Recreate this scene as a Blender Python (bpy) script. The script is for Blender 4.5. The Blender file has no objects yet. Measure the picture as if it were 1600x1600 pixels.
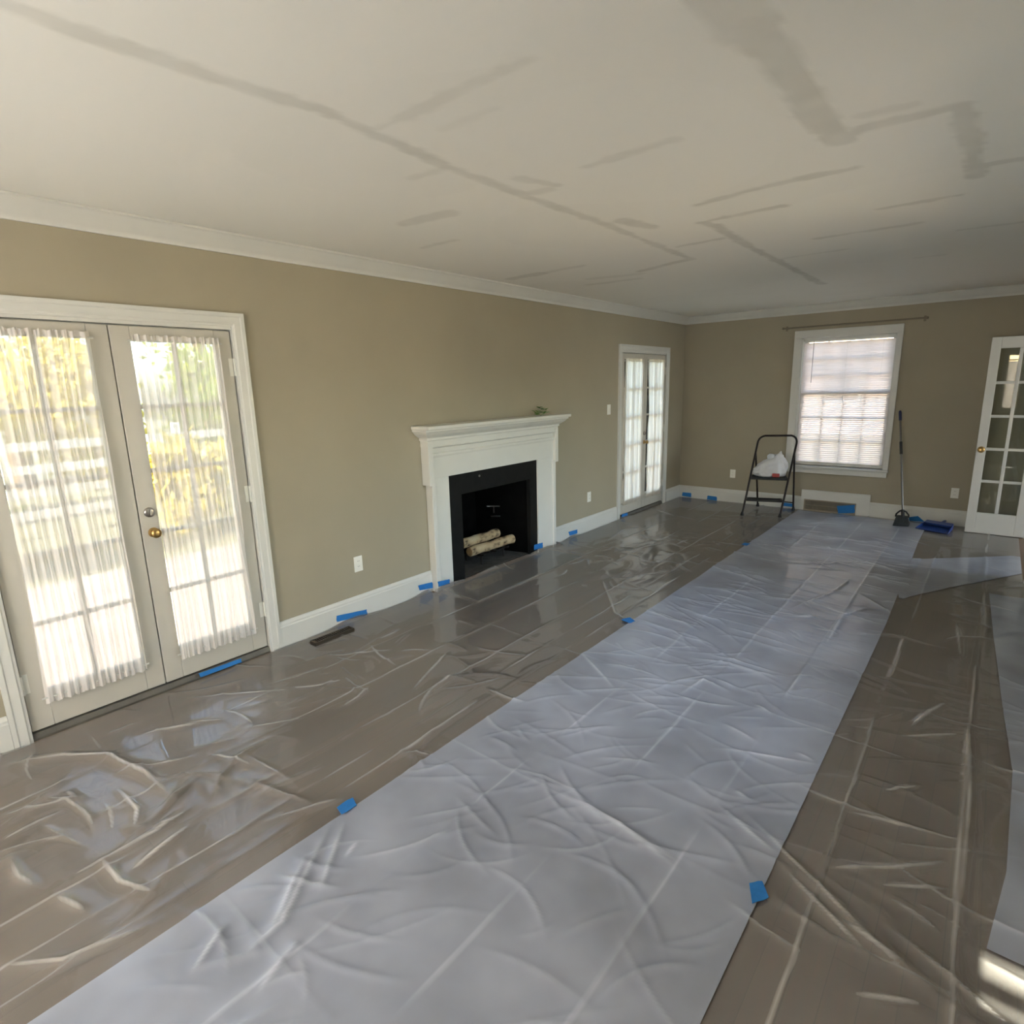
import bpy, bmesh, math, random
import numpy as np
from mathutils import Vector, Matrix
random.seed(7)
sc = bpy.context.scene
C = sc.collection

# ------------------------------------------------------------------ camera
YF, H, XR, YB = 8.096, 2.55, 3.865, -1.6      # far wall, ceiling, right wall, back wall
CAM = Vector((3.503, 0.0, 1.67))
RIGHT = Vector((0.770899, 0.636485, -0.024523))
UP = Vector((-0.116907, 0.179233, 0.976836))
FWD = Vector((-0.626137, 0.750175, -0.212580))
cam = bpy.data.cameras.new('camera'); camo = bpy.data.objects.new('camera', cam); C.objects.link(camo)
m = Matrix.Identity(4)
for i in range(3):
    m[i][0], m[i][1], m[i][2], m[i][3] = RIGHT[i], UP[i], -FWD[i], CAM[i]
camo.matrix_world = m
cam.sensor_fit = 'HORIZONTAL'; cam.sensor_width = 36.0; cam.lens = 902.46 / 1600 * 36.0; cam.clip_start = 0.02
sc.camera = camo

# ------------------------------------------------------------------ world, sun, exposure
sc.view_settings.view_transform = 'Standard'; sc.view_settings.look = 'None'
sc.view_settings.gamma = 1.0; sc.view_settings.use_curve_mapping = False
sc.view_settings.exposure = 1.80
SUN_ELEV = math.radians(29.6)
w = bpy.data.worlds.new('sky'); sc.world = w; w.use_nodes = True
nt = w.node_tree; nt.nodes.clear()
sky = nt.nodes.new('ShaderNodeTexSky'); sky.sky_type = 'NISHITA'; sky.sun_disc = False
sky.sun_elevation = SUN_ELEV; sky.sun_rotation = math.pi; sky.dust_density = 3.0; sky.air_density = 1.0
bg = nt.nodes.new('ShaderNodeBackground'); bg.inputs[1].default_value = 0.70
wo = nt.nodes.new('ShaderNodeOutputWorld')
nt.links.new(sky.outputs[0], bg.inputs[0]); nt.links.new(bg.outputs[0], wo.inputs[0])
sl = bpy.data.lights.new('sun', 'SUN'); sl.energy = 12.0; sl.angle = math.radians(0.35); sl.color = (1.0, 0.93, 0.80)
so = bpy.data.objects.new('sun', sl); C.objects.link(so)
sd = Vector((0.015, math.cos(SUN_ELEV), -math.sin(SUN_ELEV)))
so.rotation_euler = sd.to_track_quat('-Z', 'Y').to_euler(); so.location = (2, -20, 15)
try:
    sc.cycles.transparent_max_bounces = 24; sc.cycles.max_bounces = 10; sc.cycles.diffuse_bounces = 7
    sc.cycles.use_denoising = True
    sc.cycles.sample_clamp_indirect = 6.0
except Exception:
    pass
# daylight arriving through the window openings (portals guide the sky light, they give off none)
def portal(name, loc, direction, sx, sy):
    l = bpy.data.lights.new(name, 'AREA'); l.shape = 'RECTANGLE'; l.size = sx; l.size_y = sy
    l.cycles.is_portal = True
    o = bpy.data.objects.new(name, l); C.objects.link(o); o.location = loc
    o.rotation_euler = Vector(direction).to_track_quat('-Z', 'Z').to_euler()
portal('daylight_door_near', (-0.22, 1.056, 1.05), (1, 0, 0), 1.3, 2.1)
portal('daylight_door_far', (-0.22, 6.905, 1.05), (1, 0, 0), 1.3, 2.1)
def daylight(name, loc, direction, sx, sy, watts, col):  # area lamp added in place of daylight
    l = bpy.data.lights.new(name, 'AREA'); l.shape = 'RECTANGLE'; l.size = sx; l.size_y = sy; l.energy = watts; l.color = col
    o = bpy.data.objects.new(name, l); C.objects.link(o); o.location = loc
    o.rotation_euler = Vector(direction).to_track_quat('-Z', 'Z').to_euler()
daylight('fill_next_room', (7.36, 7.0, 1.38), (-1, 0, 0), 1.6, 1.5, 18, (.92, .97, 1.0))  # lamp added in the next room to brighten the far end
# added fill lamps in place of sky light at two added, unseen windows
daylight('fill_window_right', (XR + 1.4, 2.2, 2.1), (-.8, .6, -.05), 3.0, 1.6, 24, (1.0, .97, .90))
daylight('fill_window_back', (1.6, YB + 0.03, 1.35), (0, 1, -.30), 1.6, 1.2, 16.0, (.80, .90, 1.0))  # added inside the closed blind, tilted down to brighten the near floor

# ------------------------------------------------------------------ materials
MATS = {}
def mat(name, col=(.8, .8, .8), rough=.5, metal=0.0, spec=.5, noise=0.0, nscale=8.0, bump=0.0, bscale=60.0,
        stretch=(1, 1, 1), coat=0.0):
    if name in MATS: return MATS[name]
    M = bpy.data.materials.new(name); M.use_nodes = True; t = M.node_tree
    b = t.nodes['Principled BSDF']
    b.inputs['Base Color'].default_value = (*col, 1); b.inputs['Roughness'].default_value = rough
    b.inputs['Metallic'].default_value = metal; b.inputs['Specular IOR Level'].default_value = spec
    b.inputs['Coat Weight'].default_value = coat
    if noise or bump:
        tc = t.nodes.new('ShaderNodeTexCoord'); mp = t.nodes.new('ShaderNodeMapping')
        mp.inputs['Scale'].default_value = stretch
        t.links.new(tc.outputs['Object'], mp.inputs[0])
    if noise:
        n = t.nodes.new('ShaderNodeTexNoise'); n.inputs['Scale'].default_value = nscale; n.inputs['Detail'].default_value = 5
        t.links.new(mp.outputs[0], n.inputs['Vector'])
        r = t.nodes.new('ShaderNodeValToRGB')
        r.color_ramp.elements[0].position = .3; r.color_ramp.elements[1].position = .7
        r.color_ramp.elements[0].color = (*[c * (1 - noise) for c in col], 1)
        r.color_ramp.elements[1].color = (*[min(1, c * (1 + noise)) for c in col], 1)
        t.links.new(n.outputs['Fac'], r.inputs[0]); t.links.new(r.outputs[0], b.inputs['Base Color'])
    if bump:
        n2 = t.nodes.new('ShaderNodeTexNoise'); n2.inputs['Scale'].default_value = bscale; n2.inputs['Detail'].default_value = 4
        t.links.new(mp.outputs[0], n2.inputs['Vector'])
        bp = t.nodes.new('ShaderNodeBump'); bp.inputs['Strength'].default_value = bump; bp.inputs['Distance'].default_value = .002
        t.links.new(n2.outputs['Fac'], bp.inputs['Height']); t.links.new(bp.outputs[0], b.inputs['Normal'])
    MATS[name] = M
    return M
WALL = mat('tan_wall_paint', (.355, .315, .230), .62, spec=.3, noise=.03, nscale=2.0, bump=.08, bscale=180)
WHITE = mat('white_trim_paint', (.62, .617, .57), .38, spec=.4, noise=.02, nscale=5, bump=.05, bscale=40)
DOORP = mat('dimmed_cream_door_paint', (.50, .475, .41), .42, spec=.4, noise=.02, nscale=5, bump=.05, bscale=40)  # cream tone; the dimness of the backlit leaves is put into the colour
MANTEL = mat('cream_mantel_paint', (.68, .665, .60), .4, spec=.4, noise=.02, nscale=6)
PLATE = mat('white_plastic_plate', (.80, .79, .72), .35)
SLOT = mat('dark_slot', (.03, .03, .03), .6)
BRASS = mat('aged_brass', (.52, .34, .13), .3, metal=1.0)
NICKEL = mat('tarnished_nickel', (.36, .33, .30), .35, metal=1.0)
SLATE = mat('black_slate', (.007, .007, .006), .5, spec=.25, noise=.25, nscale=14, bump=.15, bscale=30)
SOOT = mat('sooty_firebox', (.003, .0027, .0024), .95, spec=.05, noise=.4, nscale=9, bump=.4, bscale=25)
HEARTH = mat('dark_slate_hearth', (.045, .052, .062), .45, noise=.2, nscale=9, bump=.1, bscale=30)
IRON = mat('wrought_iron', (.03, .025, .022), .6, metal=.6, bump=.2, bscale=80)
TAPE = mat('blue_painters_tape', (.025, .17, .46), .7, spec=.2, noise=.06, nscale=60, bump=.3, bscale=300, stretch=(1, 1, 1))
BRONZE = mat('bronze_tube', (.022, .015, .012), .35, metal=.5)
BLACKRUB = mat('black_rubber', (.012, .012, .012), .75)
TREAD = mat('black_tread', (.03, .03, .028), .7, bump=.3, bscale=200)
BLUEP = mat('blue_plastic', (.012, .045, .20), .35, noise=.05)
BLACKP = mat('black_bristle', (.022, .026, .026), .8, noise=.3, nscale=80, bump=.5, bscale=200, stretch=(1, 1, .1))
STEEL = mat('grey_steel_pole', (.16, .15, .14), .35, metal=.8)
ROD = mat('tan_painted_rod', (.20, .17, .12), .45)
REG = mat('brown_floor_register', (.055, .04, .026), .5, metal=.3)
GRILLE = mat('beige_grille', (.30, .26, .19), .5, metal=.2)
DARKGAP = mat('dark_gap', (.03, .028, .025), .8)
LEAF = mat('green_leaf', (.09, .19, .03), .45, noise=.4, nscale=20)
CONC = mat('pale_concrete', (.36, .34, .30), .85, noise=.12, nscale=3, bump=.3, bscale=40)
WOODF = mat('weathered_fence_wood', (.62, .57, .48), .8, noise=.2, nscale=6, bump=.3, bscale=30, stretch=(1, .1, 1))
BARK = mat('tree_bark', (.16, .11, .07), .9, noise=.3, nscale=10, bump=.6, bscale=20)
HOUSE = mat('red_house_brick', (.50, .38, .33), .85, noise=.15, nscale=14)
MORTAR = mat('mortar', (.55, .50, .45), .9)
ROOFM = mat('roof_shingle', (.14, .12, .11), .9, noise=.2, nscale=30)
THRESH = mat('dark_threshold', (.11, .10, .08), .55, noise=.2)
REDP = mat('red_packet', (.34, .05, .04), .5)
HINGE = mat('painted_hinge', (.70, .69, .62), .4)

def glass(name, haze=.02):
    M = bpy.data.materials.new(name); M.use_nodes = True; t = M.node_tree; t.nodes.clear()
    o = t.nodes.new('ShaderNodeOutputMaterial'); tr = t.nodes.new('ShaderNodeBsdfTransparent')
    tr.inputs[0].default_value = (.93, .96, .95, 1)
    g = t.nodes.new('ShaderNodeBsdfGlossy'); g.inputs['Roughness'].default_value = .01
    f = t.nodes.new('ShaderNodeFresnel'); f.inputs['IOR'].default_value = 1.5
    mx = t.nodes.new('ShaderNodeMixShader')
    t.links.new(f.outputs[0], mx.inputs[0]); t.links.new(tr.outputs[0], mx.inputs[1]); t.links.new(g.outputs[0], mx.inputs[2])
    t.links.new(mx.outputs[0], o.inputs[0])
    return M
GLASS = glass('window_glass')

def plastic(name, haze, rough, hcol=(.8, .8, .82), fres=1.5, bump=.22, rough2=.30, lobe=.45):
    """polythene dust sheet: see-through film with a little milky haze and a gloss"""
    M = bpy.data.materials.new(name); M.use_nodes = True; t = M.node_tree; t.nodes.clear()
    o = t.nodes.new('ShaderNodeOutputMaterial'); tr = t.nodes.new('ShaderNodeBsdfTransparent')
    tr.inputs[0].default_value = (.96, .96, .96, 1)
    d = t.nodes.new('ShaderNodeBsdfDiffuse'); d.inputs[0].default_value = (*hcol, 1)
    g = t.nodes.new('ShaderNodeBsdfGlossy'); g.inputs['Roughness'].default_value = rough
    g2 = t.nodes.new('ShaderNodeBsdfGlossy'); g2.inputs['Roughness'].default_value = rough2
    gm = t.nodes.new('ShaderNodeMixShader'); gm.inputs[0].default_value = lobe
    f = t.nodes.new('ShaderNodeFresnel'); f.inputs['IOR'].default_value = fres
    tc = t.nodes.new('ShaderNodeTexCoord')
    n = t.nodes.new('ShaderNodeTexNoise'); n.inputs['Scale'].default_value = 7; n.inputs['Detail'].default_value = 3
    n.inputs['Distortion'].default_value = 1.0
    t.links.new(tc.outputs['Object'], n.inputs['Vector'])
    b = t.nodes.new('ShaderNodeBump'); b.inputs['Strength'].default_value = bump; b.inputs['Distance'].default_value = .008
    t.links.new(n.outputs['Fac'], b.inputs['Height'])
    for q in (g, g2, f): t.links.new(b.outputs[0], q.inputs['Normal'])
    n3 = t.nodes.new('ShaderNodeTexNoise'); n3.inputs['Scale'].default_value = 2.5; n3.inputs['Detail'].default_value = 3
    t.links.new(tc.outputs['Object'], n3.inputs['Vector'])
    mr = t.nodes.new('ShaderNodeMapRange'); mr.inputs['From Min'].default_value = .3; mr.inputs['From Max'].default_value = .7
    mr.inputs['To Min'].default_value = haze * .8; mr.inputs['To Max'].default_value = haze * 1.2
    t.links.new(n3.outputs['Fac'], mr.inputs['Value'])
    ca = t.nodes.new('ShaderNodeAttribute'); ca.attribute_name = 'crease_glint'      # highlights along the film's folds, painted in as paler haze
    ad = t.nodes.new('ShaderNodeMath'); ad.operation = 'ADD'; ad.use_clamp = True
    t.links.new(mr.outputs[0], ad.inputs[0]); t.links.new(ca.outputs['Fac'], ad.inputs[1])
    cm = t.nodes.new('ShaderNodeMix'); cm.data_type = 'RGBA'; cm.inputs[6].default_value = (*hcol, 1); cm.inputs[7].default_value = (.86, .84, .82, 1)
    t.links.new(ca.outputs['Fac'], cm.inputs[0]); t.links.new(cm.outputs[2], d.inputs[0])
    m1 = t.nodes.new('ShaderNodeMixShader'); t.links.new(ad.outputs[0], m1.inputs[0])
    t.links.new(tr.outputs[0], m1.inputs[1]); t.links.new(d.outputs[0], m1.inputs[2])
    t.links.new(g.outputs[0], gm.inputs[1]); t.links.new(g2.outputs[0], gm.inputs[2])
    m2 = t.nodes.new('ShaderNodeMixShader'); t.links.new(f.outputs[0], m2.inputs[0])
    t.links.new(m1.outputs[0], m2.inputs[1]); t.links.new(gm.outputs[0], m2.inputs[2])
    t.links.new(m2.outputs[0], o.inputs[0])
    return M
CLEAR = plastic('clear_polythene', .20, .045, (.80, .74, .68), 1.9, bump=.16, lobe=.35)
MILKY = plastic('milky_polythene', .52, .06, (.60, .655, .79), 1.75, bump=.16, lobe=.4)  # milky film; the blue of reflected skylight is put into its colour

def sheer(name, opac, pas, tcol=(.92, .87, .81)):
    """sheer voile: threads scatter and pass light, gaps between threads are open; gathers make it denser in places"""
    M = bpy.data.materials.new(name); M.use_nodes = True; t = M.node_tree; t.nodes.clear()
    o = t.nodes.new('ShaderNodeOutputMaterial')
    tr = t.nodes.new('ShaderNodeBsdfTransparent')
    d = t.nodes.new('ShaderNodeBsdfDiffuse'); d.inputs[0].default_value = (.84, .80, .76, 1)
    tl = t.nodes.new('ShaderNodeBsdfTranslucent'); tl.inputs[0].default_value = (*tcol, 1)
    m1 = t.nodes.new('ShaderNodeMixShader'); m1.inputs[0].default_value = pas
    t.links.new(d.outputs[0], m1.inputs[1]); t.links.new(tl.outputs[0], m1.inputs[2])
    at = t.nodes.new('ShaderNodeAttribute'); at.attribute_name = 'density'
    mr = t.nodes.new('ShaderNodeMapRange'); mr.inputs['To Min'].default_value = opac - .15; mr.inputs['To Max'].default_value = min(.99, opac + .08)
    t.links.new(at.outputs['Fac'], mr.inputs['Value'])
    m2 = t.nodes.new('ShaderNodeMixShader'); t.links.new(mr.outputs[0], m2.inputs[0])
    t.links.new(tr.outputs[0], m2.inputs[1]); t.links.new(m1.outputs[0], m2.inputs[2])
    t.links.new(m2.outputs[0], o.inputs[0])
    return M
SHEER = sheer('white_voile', .92, .20, (.82, .74, .65))
SHEER_BRIGHT = sheer('brightened_voile', .86, .97, (.99, .93, .84))  # same voile made to pass more light, so far curtains look brighter lit

def translucent(name, col, tcol, fac, rough=.4):
    M = bpy.data.materials.new(name); M.use_nodes = True; t = M.node_tree
    b = t.nodes['Principled BSDF']; b.inputs['Base Color'].default_value = (*col, 1); b.inputs['Roughness'].default_value = rough
    tl = t.nodes.new('ShaderNodeBsdfTranslucent'); tl.inputs[0].default_value = (*tcol, 1)
    mx = t.nodes.new('ShaderNodeMixShader'); mx.inputs[0].default_value = fac
    o = t.nodes['Material Output']
    t.links.new(b.outputs[0], mx.inputs[1]); t.links.new(tl.outputs[0], mx.inputs[2]); t.links.new(mx.outputs[0], o.inputs[0])
    return M
SLAT = translucent('vinyl_slat', (.82, .80, .78), (.95, .90, .88), .58)
BAG = translucent('white_carrier_bag', (.88, .88, .88), (.7, .7, .7), .3, .3)
LEAFOUT = translucent('garden_leaf', (.16, .22, .03), (.42, .46, .06), .45)
LEAFOUT2 = translucent('garden_leaf_gold', (.36, .30, .05), (.62, .50, .10), .45)

def wood_floor():
    M = bpy.data.materials.new('oak_floor'); M.use_nodes = True; t = M.node_tree; b = t.nodes['Principled BSDF']
    tc = t.nodes.new('ShaderNodeTexCoord'); mp = t.nodes.new('ShaderNodeMapping')
    mp.inputs['Rotation'].default_value = (0, 0, math.pi / 2)
    t.links.new(tc.outputs['Object'], mp.inputs[0])
    br = t.nodes.new('ShaderNodeTexBrick'); br.inputs['Scale'].default_value = 1; br.inputs['Brick Width'].default_value = 1.1
    br.inputs['Row Height'].default_value = .083; br.inputs['Mortar Size'].default_value = .0012
    br.inputs['Color1'].default_value = (.175, .098, .055, 1); br.inputs['Color2'].default_value = (.215, .125, .072, 1)
    br.inputs['Mortar'].default_value = (.12, .068, .04, 1)
    t.links.new(mp.outputs[0], br.inputs['Vector'])
    mp2 = t.nodes.new('ShaderNodeMapping'); mp2.inputs['Scale'].default_value = (30, 1.2, 1)
    t.links.new(tc.outputs['Object'], mp2.inputs[0])
    n = t.nodes.new('ShaderNodeTexNoise'); n.inputs['Scale'].default_value = 2; n.inputs['Detail'].default_value = 6
    t.links.new(mp2.outputs[0], n.inputs['Vector'])
    mx = t.nodes.new('ShaderNodeMix'); mx.data_type = 'RGBA'; mx.blend_type = 'MULTIPLY'; mx.inputs[0].default_value = .4
    t.links.new(br.outputs['Color'], mx.inputs[6]); t.links.new(n.outputs['Color'], mx.inputs[7])
    t.links.new(mx.outputs[2], b.inputs['Base Color']); b.inputs['Roughness'].default_value = .42
    return M
def ceiling_mat():
    """flat white ceiling with skim-coat repairs, mask stored on the mesh"""
    M = bpy.data.materials.new('patched_ceiling'); M.use_nodes = True; t = M.node_tree; b = t.nodes['Principled BSDF']
    at = t.nodes.new('ShaderNodeAttribute'); at.attribute_name = 'skim'
    mx = t.nodes.new('ShaderNodeMix'); mx.data_type = 'RGBA'
    mx.inputs[6].default_value = (.80, .785, .725, 1); mx.inputs[7].default_value = (.625, .61, .55, 1)
    t.links.new(at.outputs['Fac'], mx.inputs[0]); t.links.new(mx.outputs[2], b.inputs['Base Color'])
    b.inputs['Roughness'].default_value = .85; b.inputs['Specular IOR Level'].default_value = .2
    return M
def grass_mat():
    return mat('lawn', (.12, .105, .05), .9, noise=.4, nscale=3, bump=.5, bscale=60)
def birch():
    M = bpy.data.materials.new('birch_bark'); M.use_nodes = True; t = M.node_tree; b = t.nodes['Principled BSDF']
    tc = t.nodes.new('ShaderNodeTexCoord'); mp = t.nodes.new('ShaderNodeMapping'); mp.inputs['Scale'].default_value = (1, .6, 1)
    t.links.new(tc.outputs['Object'], mp.inputs[0])
    n = t.nodes.new('ShaderNodeTexNoise'); n.inputs['Scale'].default_value = 14; n.inputs['Detail'].default_value = 5
    t.links.new(mp.outputs[0], n.inputs['Vector'])
    r = t.nodes.new('ShaderNodeValToRGB'); e = r.color_ramp.elements
    e[0].position = .36; e[0].color = (.05, .03, .015, 1); e[1].position = .46; e[1].color = (.46, .33, .18, 1)
    e2 = r.color_ramp.elements.new(.7); e2.color = (.58, .46, .28, 1)
    t.links.new(n.outputs['Fac'], r.inputs[0]); t.links.new(r.outputs[0], b.inputs['Base Color'])
    b.inputs['Roughness'].default_value = .8
    return M
BIRCH = birch()
CUTEND = mat('cut_log_end', (.45, .30, .15), .8, noise=.2, nscale=40)

# ------------------------------------------------------------------ helpers
ORIGIN = {}
class MB:
    def __init__(s): s.v = []; s.f = []
    def raw(s, v, f):
        k = len(s.v); s.v += [tuple(p) for p in v]; s.f += [tuple(i + k for i in q) for q in f]; return s
    def box(s, x0, x1, y0, y1, z0, z1):
        v = [(x0, y0, z0), (x1, y0, z0), (x1, y1, z0), (x0, y1, z0), (x0, y0, z1), (x1, y0, z1), (x1, y1, z1), (x0, y1, z1)]
        return s.raw(v, [(3, 2, 1, 0), (4, 5, 6, 7), (0, 1, 5, 4), (1, 2, 6, 5), (2, 3, 7, 6), (3, 0, 4, 7)])
    def obox(s, c, ax, ay, az):
        c, ax, ay, az = map(Vector, (c, ax, ay, az))
        v = [c + i * ax + j * ay + k * az for k in (-1, 1) for i, j in ((-1, -1), (1, -1), (1, 1), (-1, 1))]
        return s.raw(v, [(3, 2, 1, 0), (4, 5, 6, 7), (0, 1, 5, 4), (1, 2, 6, 5), (2, 3, 7, 6), (3, 0, 4, 7)])
    def rings(s, rings, cap=True):
        n = len(rings[0]); k = len(s.v)
        for r in rings: s.v += [tuple(p) for p in r]
        for i in range(len(rings) - 1):
            for j in range(n):
                a, b = k + i * n + j, k + i * n + (j + 1) % n
                s.f.append((a, b, b + n, a + n))
        if cap:
            s.f.append(tuple(k + j for j in reversed(range(n)))); s.f.append(tuple(k + (len(rings) - 1) * n + j for j in range(n)))
        return s
    def tube(s, path, r, n=10):
        P = [Vector(p) for p in path]; R = r if isinstance(r, (list, tuple)) else [r] * len(P)
        t0 = (P[1] - P[0]).normalized(); u = t0.orthogonal().normalized(); rings = []
        for i, p in enumerate(P):
            t = ((P[min(i + 1, len(P) - 1)] - P[i]).normalized() + (P[i] - P[max(i - 1, 0)]).normalized())
            t = t.normalized() if t.length > 1e-6 else t0
            u = (u - t * u.dot(t)).normalized(); w = t.cross(u)
            rings.append([p + R[i] * (math.cos(2 * math.pi * j / n) * u + math.sin(2 * math.pi * j / n) * w) for j in range(n)])
        return s.rings(rings)
    def lathe(s, c, axis, prof, n=20):
        c = Vector(c); a = Vector(axis).normalized(); u = a.orthogonal().normalized(); w = a.cross(u)
        return s.rings([[c + a * h + r * (math.cos(2 * math.pi * j / n) * u + math.sin(2 * math.pi * j / n) * w) for j in range(n)] for h, r in prof])
    def prism(s, poly, axis, a, b):
        f = {'x': lambda p, q: (q, p[0], p[1]), 'y': lambda p, q: (p[0], q, p[1]), 'z': lambda p, q: (p[0], p[1], q)}[axis]
        return s.rings([[f(p, a) for p in poly], [f(p, b) for p in poly]])
    def build(s, name, mt, parent=None, smooth=False, bevel=0.0, seg=2, loc=None):
        me = bpy.data.meshes.new(name)
        org = Vector(ORIGIN[parent.name]) if parent else Vector(loc if loc is not None else (0, 0, 0))
        me.from_pydata([Vector(p) - org for p in s.v], [], s.f); me.update()
        bm = bmesh.new(); bm.from_mesh(me); bmesh.ops.recalc_face_normals(bm, faces=bm.faces); bm.to_mesh(me); bm.free()
        if smooth:
            me.polygons.foreach_set('use_smooth', [True] * len(me.polygons))
        me.materials.append(mt)
        o = bpy.data.objects.new(name, me); C.objects.link(o)
        if parent: o.parent = parent
        else: o.location = org
        ORIGIN[o.name] = tuple(org)
        if bevel:
            b = o.modifiers.new('bevel', 'BEVEL'); b.width = bevel; b.segments = seg; b.limit_method = 'ANGLE'
        if smooth and not bevel:
            try:
                me.set_sharp_from_angle(angle=math.radians(45))
            except Exception: pass
        return o
def thing(name, loc, label=None, cat=None, group=None, kind=None):
    o = bpy.data.objects.new(name, None); C.objects.link(o); o.location = loc; o.empty_display_size = .1
    ORIGIN[o.name] = tuple(loc); return tag(o, label, cat, group, kind)
def tag(o, label=None, cat=None, group=None, kind=None):
    if label: o['label'] = label
    if cat: o['category'] = cat
    if group: o['group'] = group
    if kind: o['kind'] = kind
    return o
def struct(o, label=None, cat=None): return tag(o, label, cat, kind='structure')
def share(name, src, parent, dz=(0, 0, 0)):
    c = src.copy(); c.name = name; C.objects.link(c); c.parent = parent
    c.location = Vector(src.location) + Vector(dz); ORIGIN[c.name] = ORIGIN[src.name]
    return c
def wall_mesh(axis, p0, p1, a0, a1, z0, z1, holes):
    """slab with rectangular holes; axis = normal axis, p0..p1 = thickness, a = run"""
    A = sorted({a0, a1, *[h[0] for h in holes], *[h[1] for h in holes]}); Z = sorted({z0, z1, *[h[2] for h in holes], *[h[3] for h in holes]})
    A = [a for a in A if a0 <= a <= a1]; Z = [z for z in Z if z0 <= z <= z1]
    nA, nZ = len(A) - 1, len(Z) - 1
    solid = [[not any(h[0] <= (A[i] + A[i + 1]) / 2 <= h[1] and h[2] <= (Z[j] + Z[j + 1]) / 2 <= h[3] for h in holes) for j in range(nZ)] for i in range(nA)]
    v = []; f = []
    def P(p, a, z): return (p, a, z) if axis == 'x' else (a, p, z)
    idx = {}
    def V(s, i, j):
        if (s, i, j) not in idx: idx[(s, i, j)] = len(v); v.append(P((p0, p1)[s], A[i], Z[j]))
        return idx[(s, i, j)]
    S = lambda i, j: 0 <= i < nA and 0 <= j < nZ and solid[i][j]
    for i in range(nA):
        for j in range(nZ):
            if not S(i, j): continue
            for s in (0, 1): f.append((V(s, i, j), V(s, i + 1, j), V(s, i + 1, j + 1), V(s, i, j + 1)))
            for (di, dj, e) in ((-1, 0, ((i, j), (i, j + 1))), (1, 0, ((i + 1, j), (i + 1, j + 1))), (0, -1, ((i, j), (i + 1, j))), (0, 1, ((i, j + 1), (i + 1, j + 1)))):
                if not S(i + di, j + dj):
                    (a, b), (c, d) = e; f.append((V(0, a, b), V(1, a, b), V(1, c, d), V(0, c, d)))
    return MB().raw(v, f)

# ------------------------------------------------------------------ value noise in numpy
def hsh(ix, iy, seed):
    n = (ix.astype(np.int64) * 374761393 + iy.astype(np.int64) * 668265263 + seed * 1442695041) & 0x7fffffff
    n = ((n ^ (n >> 13)) * 1274126177) & 0x7fffffff
    return ((n ^ (n >> 16)) & 0xffff) / 65535.0
def vn(x, y, seed):
    ix, iy = np.floor(x), np.floor(y); fx, fy = x - ix, y - iy
    fx = fx * fx * (3 - 2 * fx); fy = fy * fy * (3 - 2 * fy)
    a, b, c, d = hsh(ix, iy, seed), hsh(ix + 1, iy, seed), hsh(ix, iy + 1, seed), hsh(ix + 1, iy + 1, seed)
    return (a * (1 - fx) + b * fx) * (1 - fy) + (c * (1 - fx) + d * fx) * fy
def segdist(x, y, p, q):
    dx, dy = q[0] - p[0], q[1] - p[1]; L2 = dx * dx + dy * dy + 1e-9
    t = np.clip(((x - p[0]) * dx + (y - p[1]) * dy) / L2, 0, 1)
    return np.hypot(x - p[0] - t * dx, y - p[1] - t * dy), t

# ================================================================== THE ROOM
DOOR1 = (0.436, 1.676); DOOR2 = (6.30, 7.51)
FB = (3.40, 4.62)                                  # firebox rough hole in the wall
wl = wall_mesh('x', -.2, 0, YB - .2, YF + .2, -.12, H, [(DOOR1[0] - .02, DOOR1[1] + .02, -.12, 2.05), (DOOR2[0] - .02, DOOR2[1] + .02, -.12, 2.05), (3.34, 4.52, -.12, .95)])
struct(wl.build('wall_left', WALL), 'tan painted long wall with the fireplace and both pairs of french doors', 'wall')
WIN = (1.535, 2.535, .585, 2.165)                  # far window opening x0,x1,z0,z1
wf = wall_mesh('y', YF, YF + .2, 0, XR + .11, -.12, H, [WIN])
struct(wf.build('wall_far', WALL), 'tan painted end wall with the blind-covered window', 'wall')
wr = wall_mesh('x', XR, XR + .11, YB - .2, YF, -.12, H, [(6.16, 7.83, -.12, 2.06), (2.0, 4.4, .55, 2.15)])
struct(wr.build('wall_right', WALL), 'tan painted wall with the open doorway at the right edge', 'wall')
wb = wall_mesh('y', YB - .2, YB, 0, XR, -.12, H, [(.5, 2.7, .55, 2.15), (3.575, 3.83, .9, 2.12)])
struct(wb.build('wall_back', WALL), 'tan painted wall behind the viewer', 'wall')

fl = MB().box(0, 8.0, YB, YF, -.12, 0).build('floor', wood_floor()); struct(fl, 'brown oak floor under the plastic sheeting', 'floor')

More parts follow.
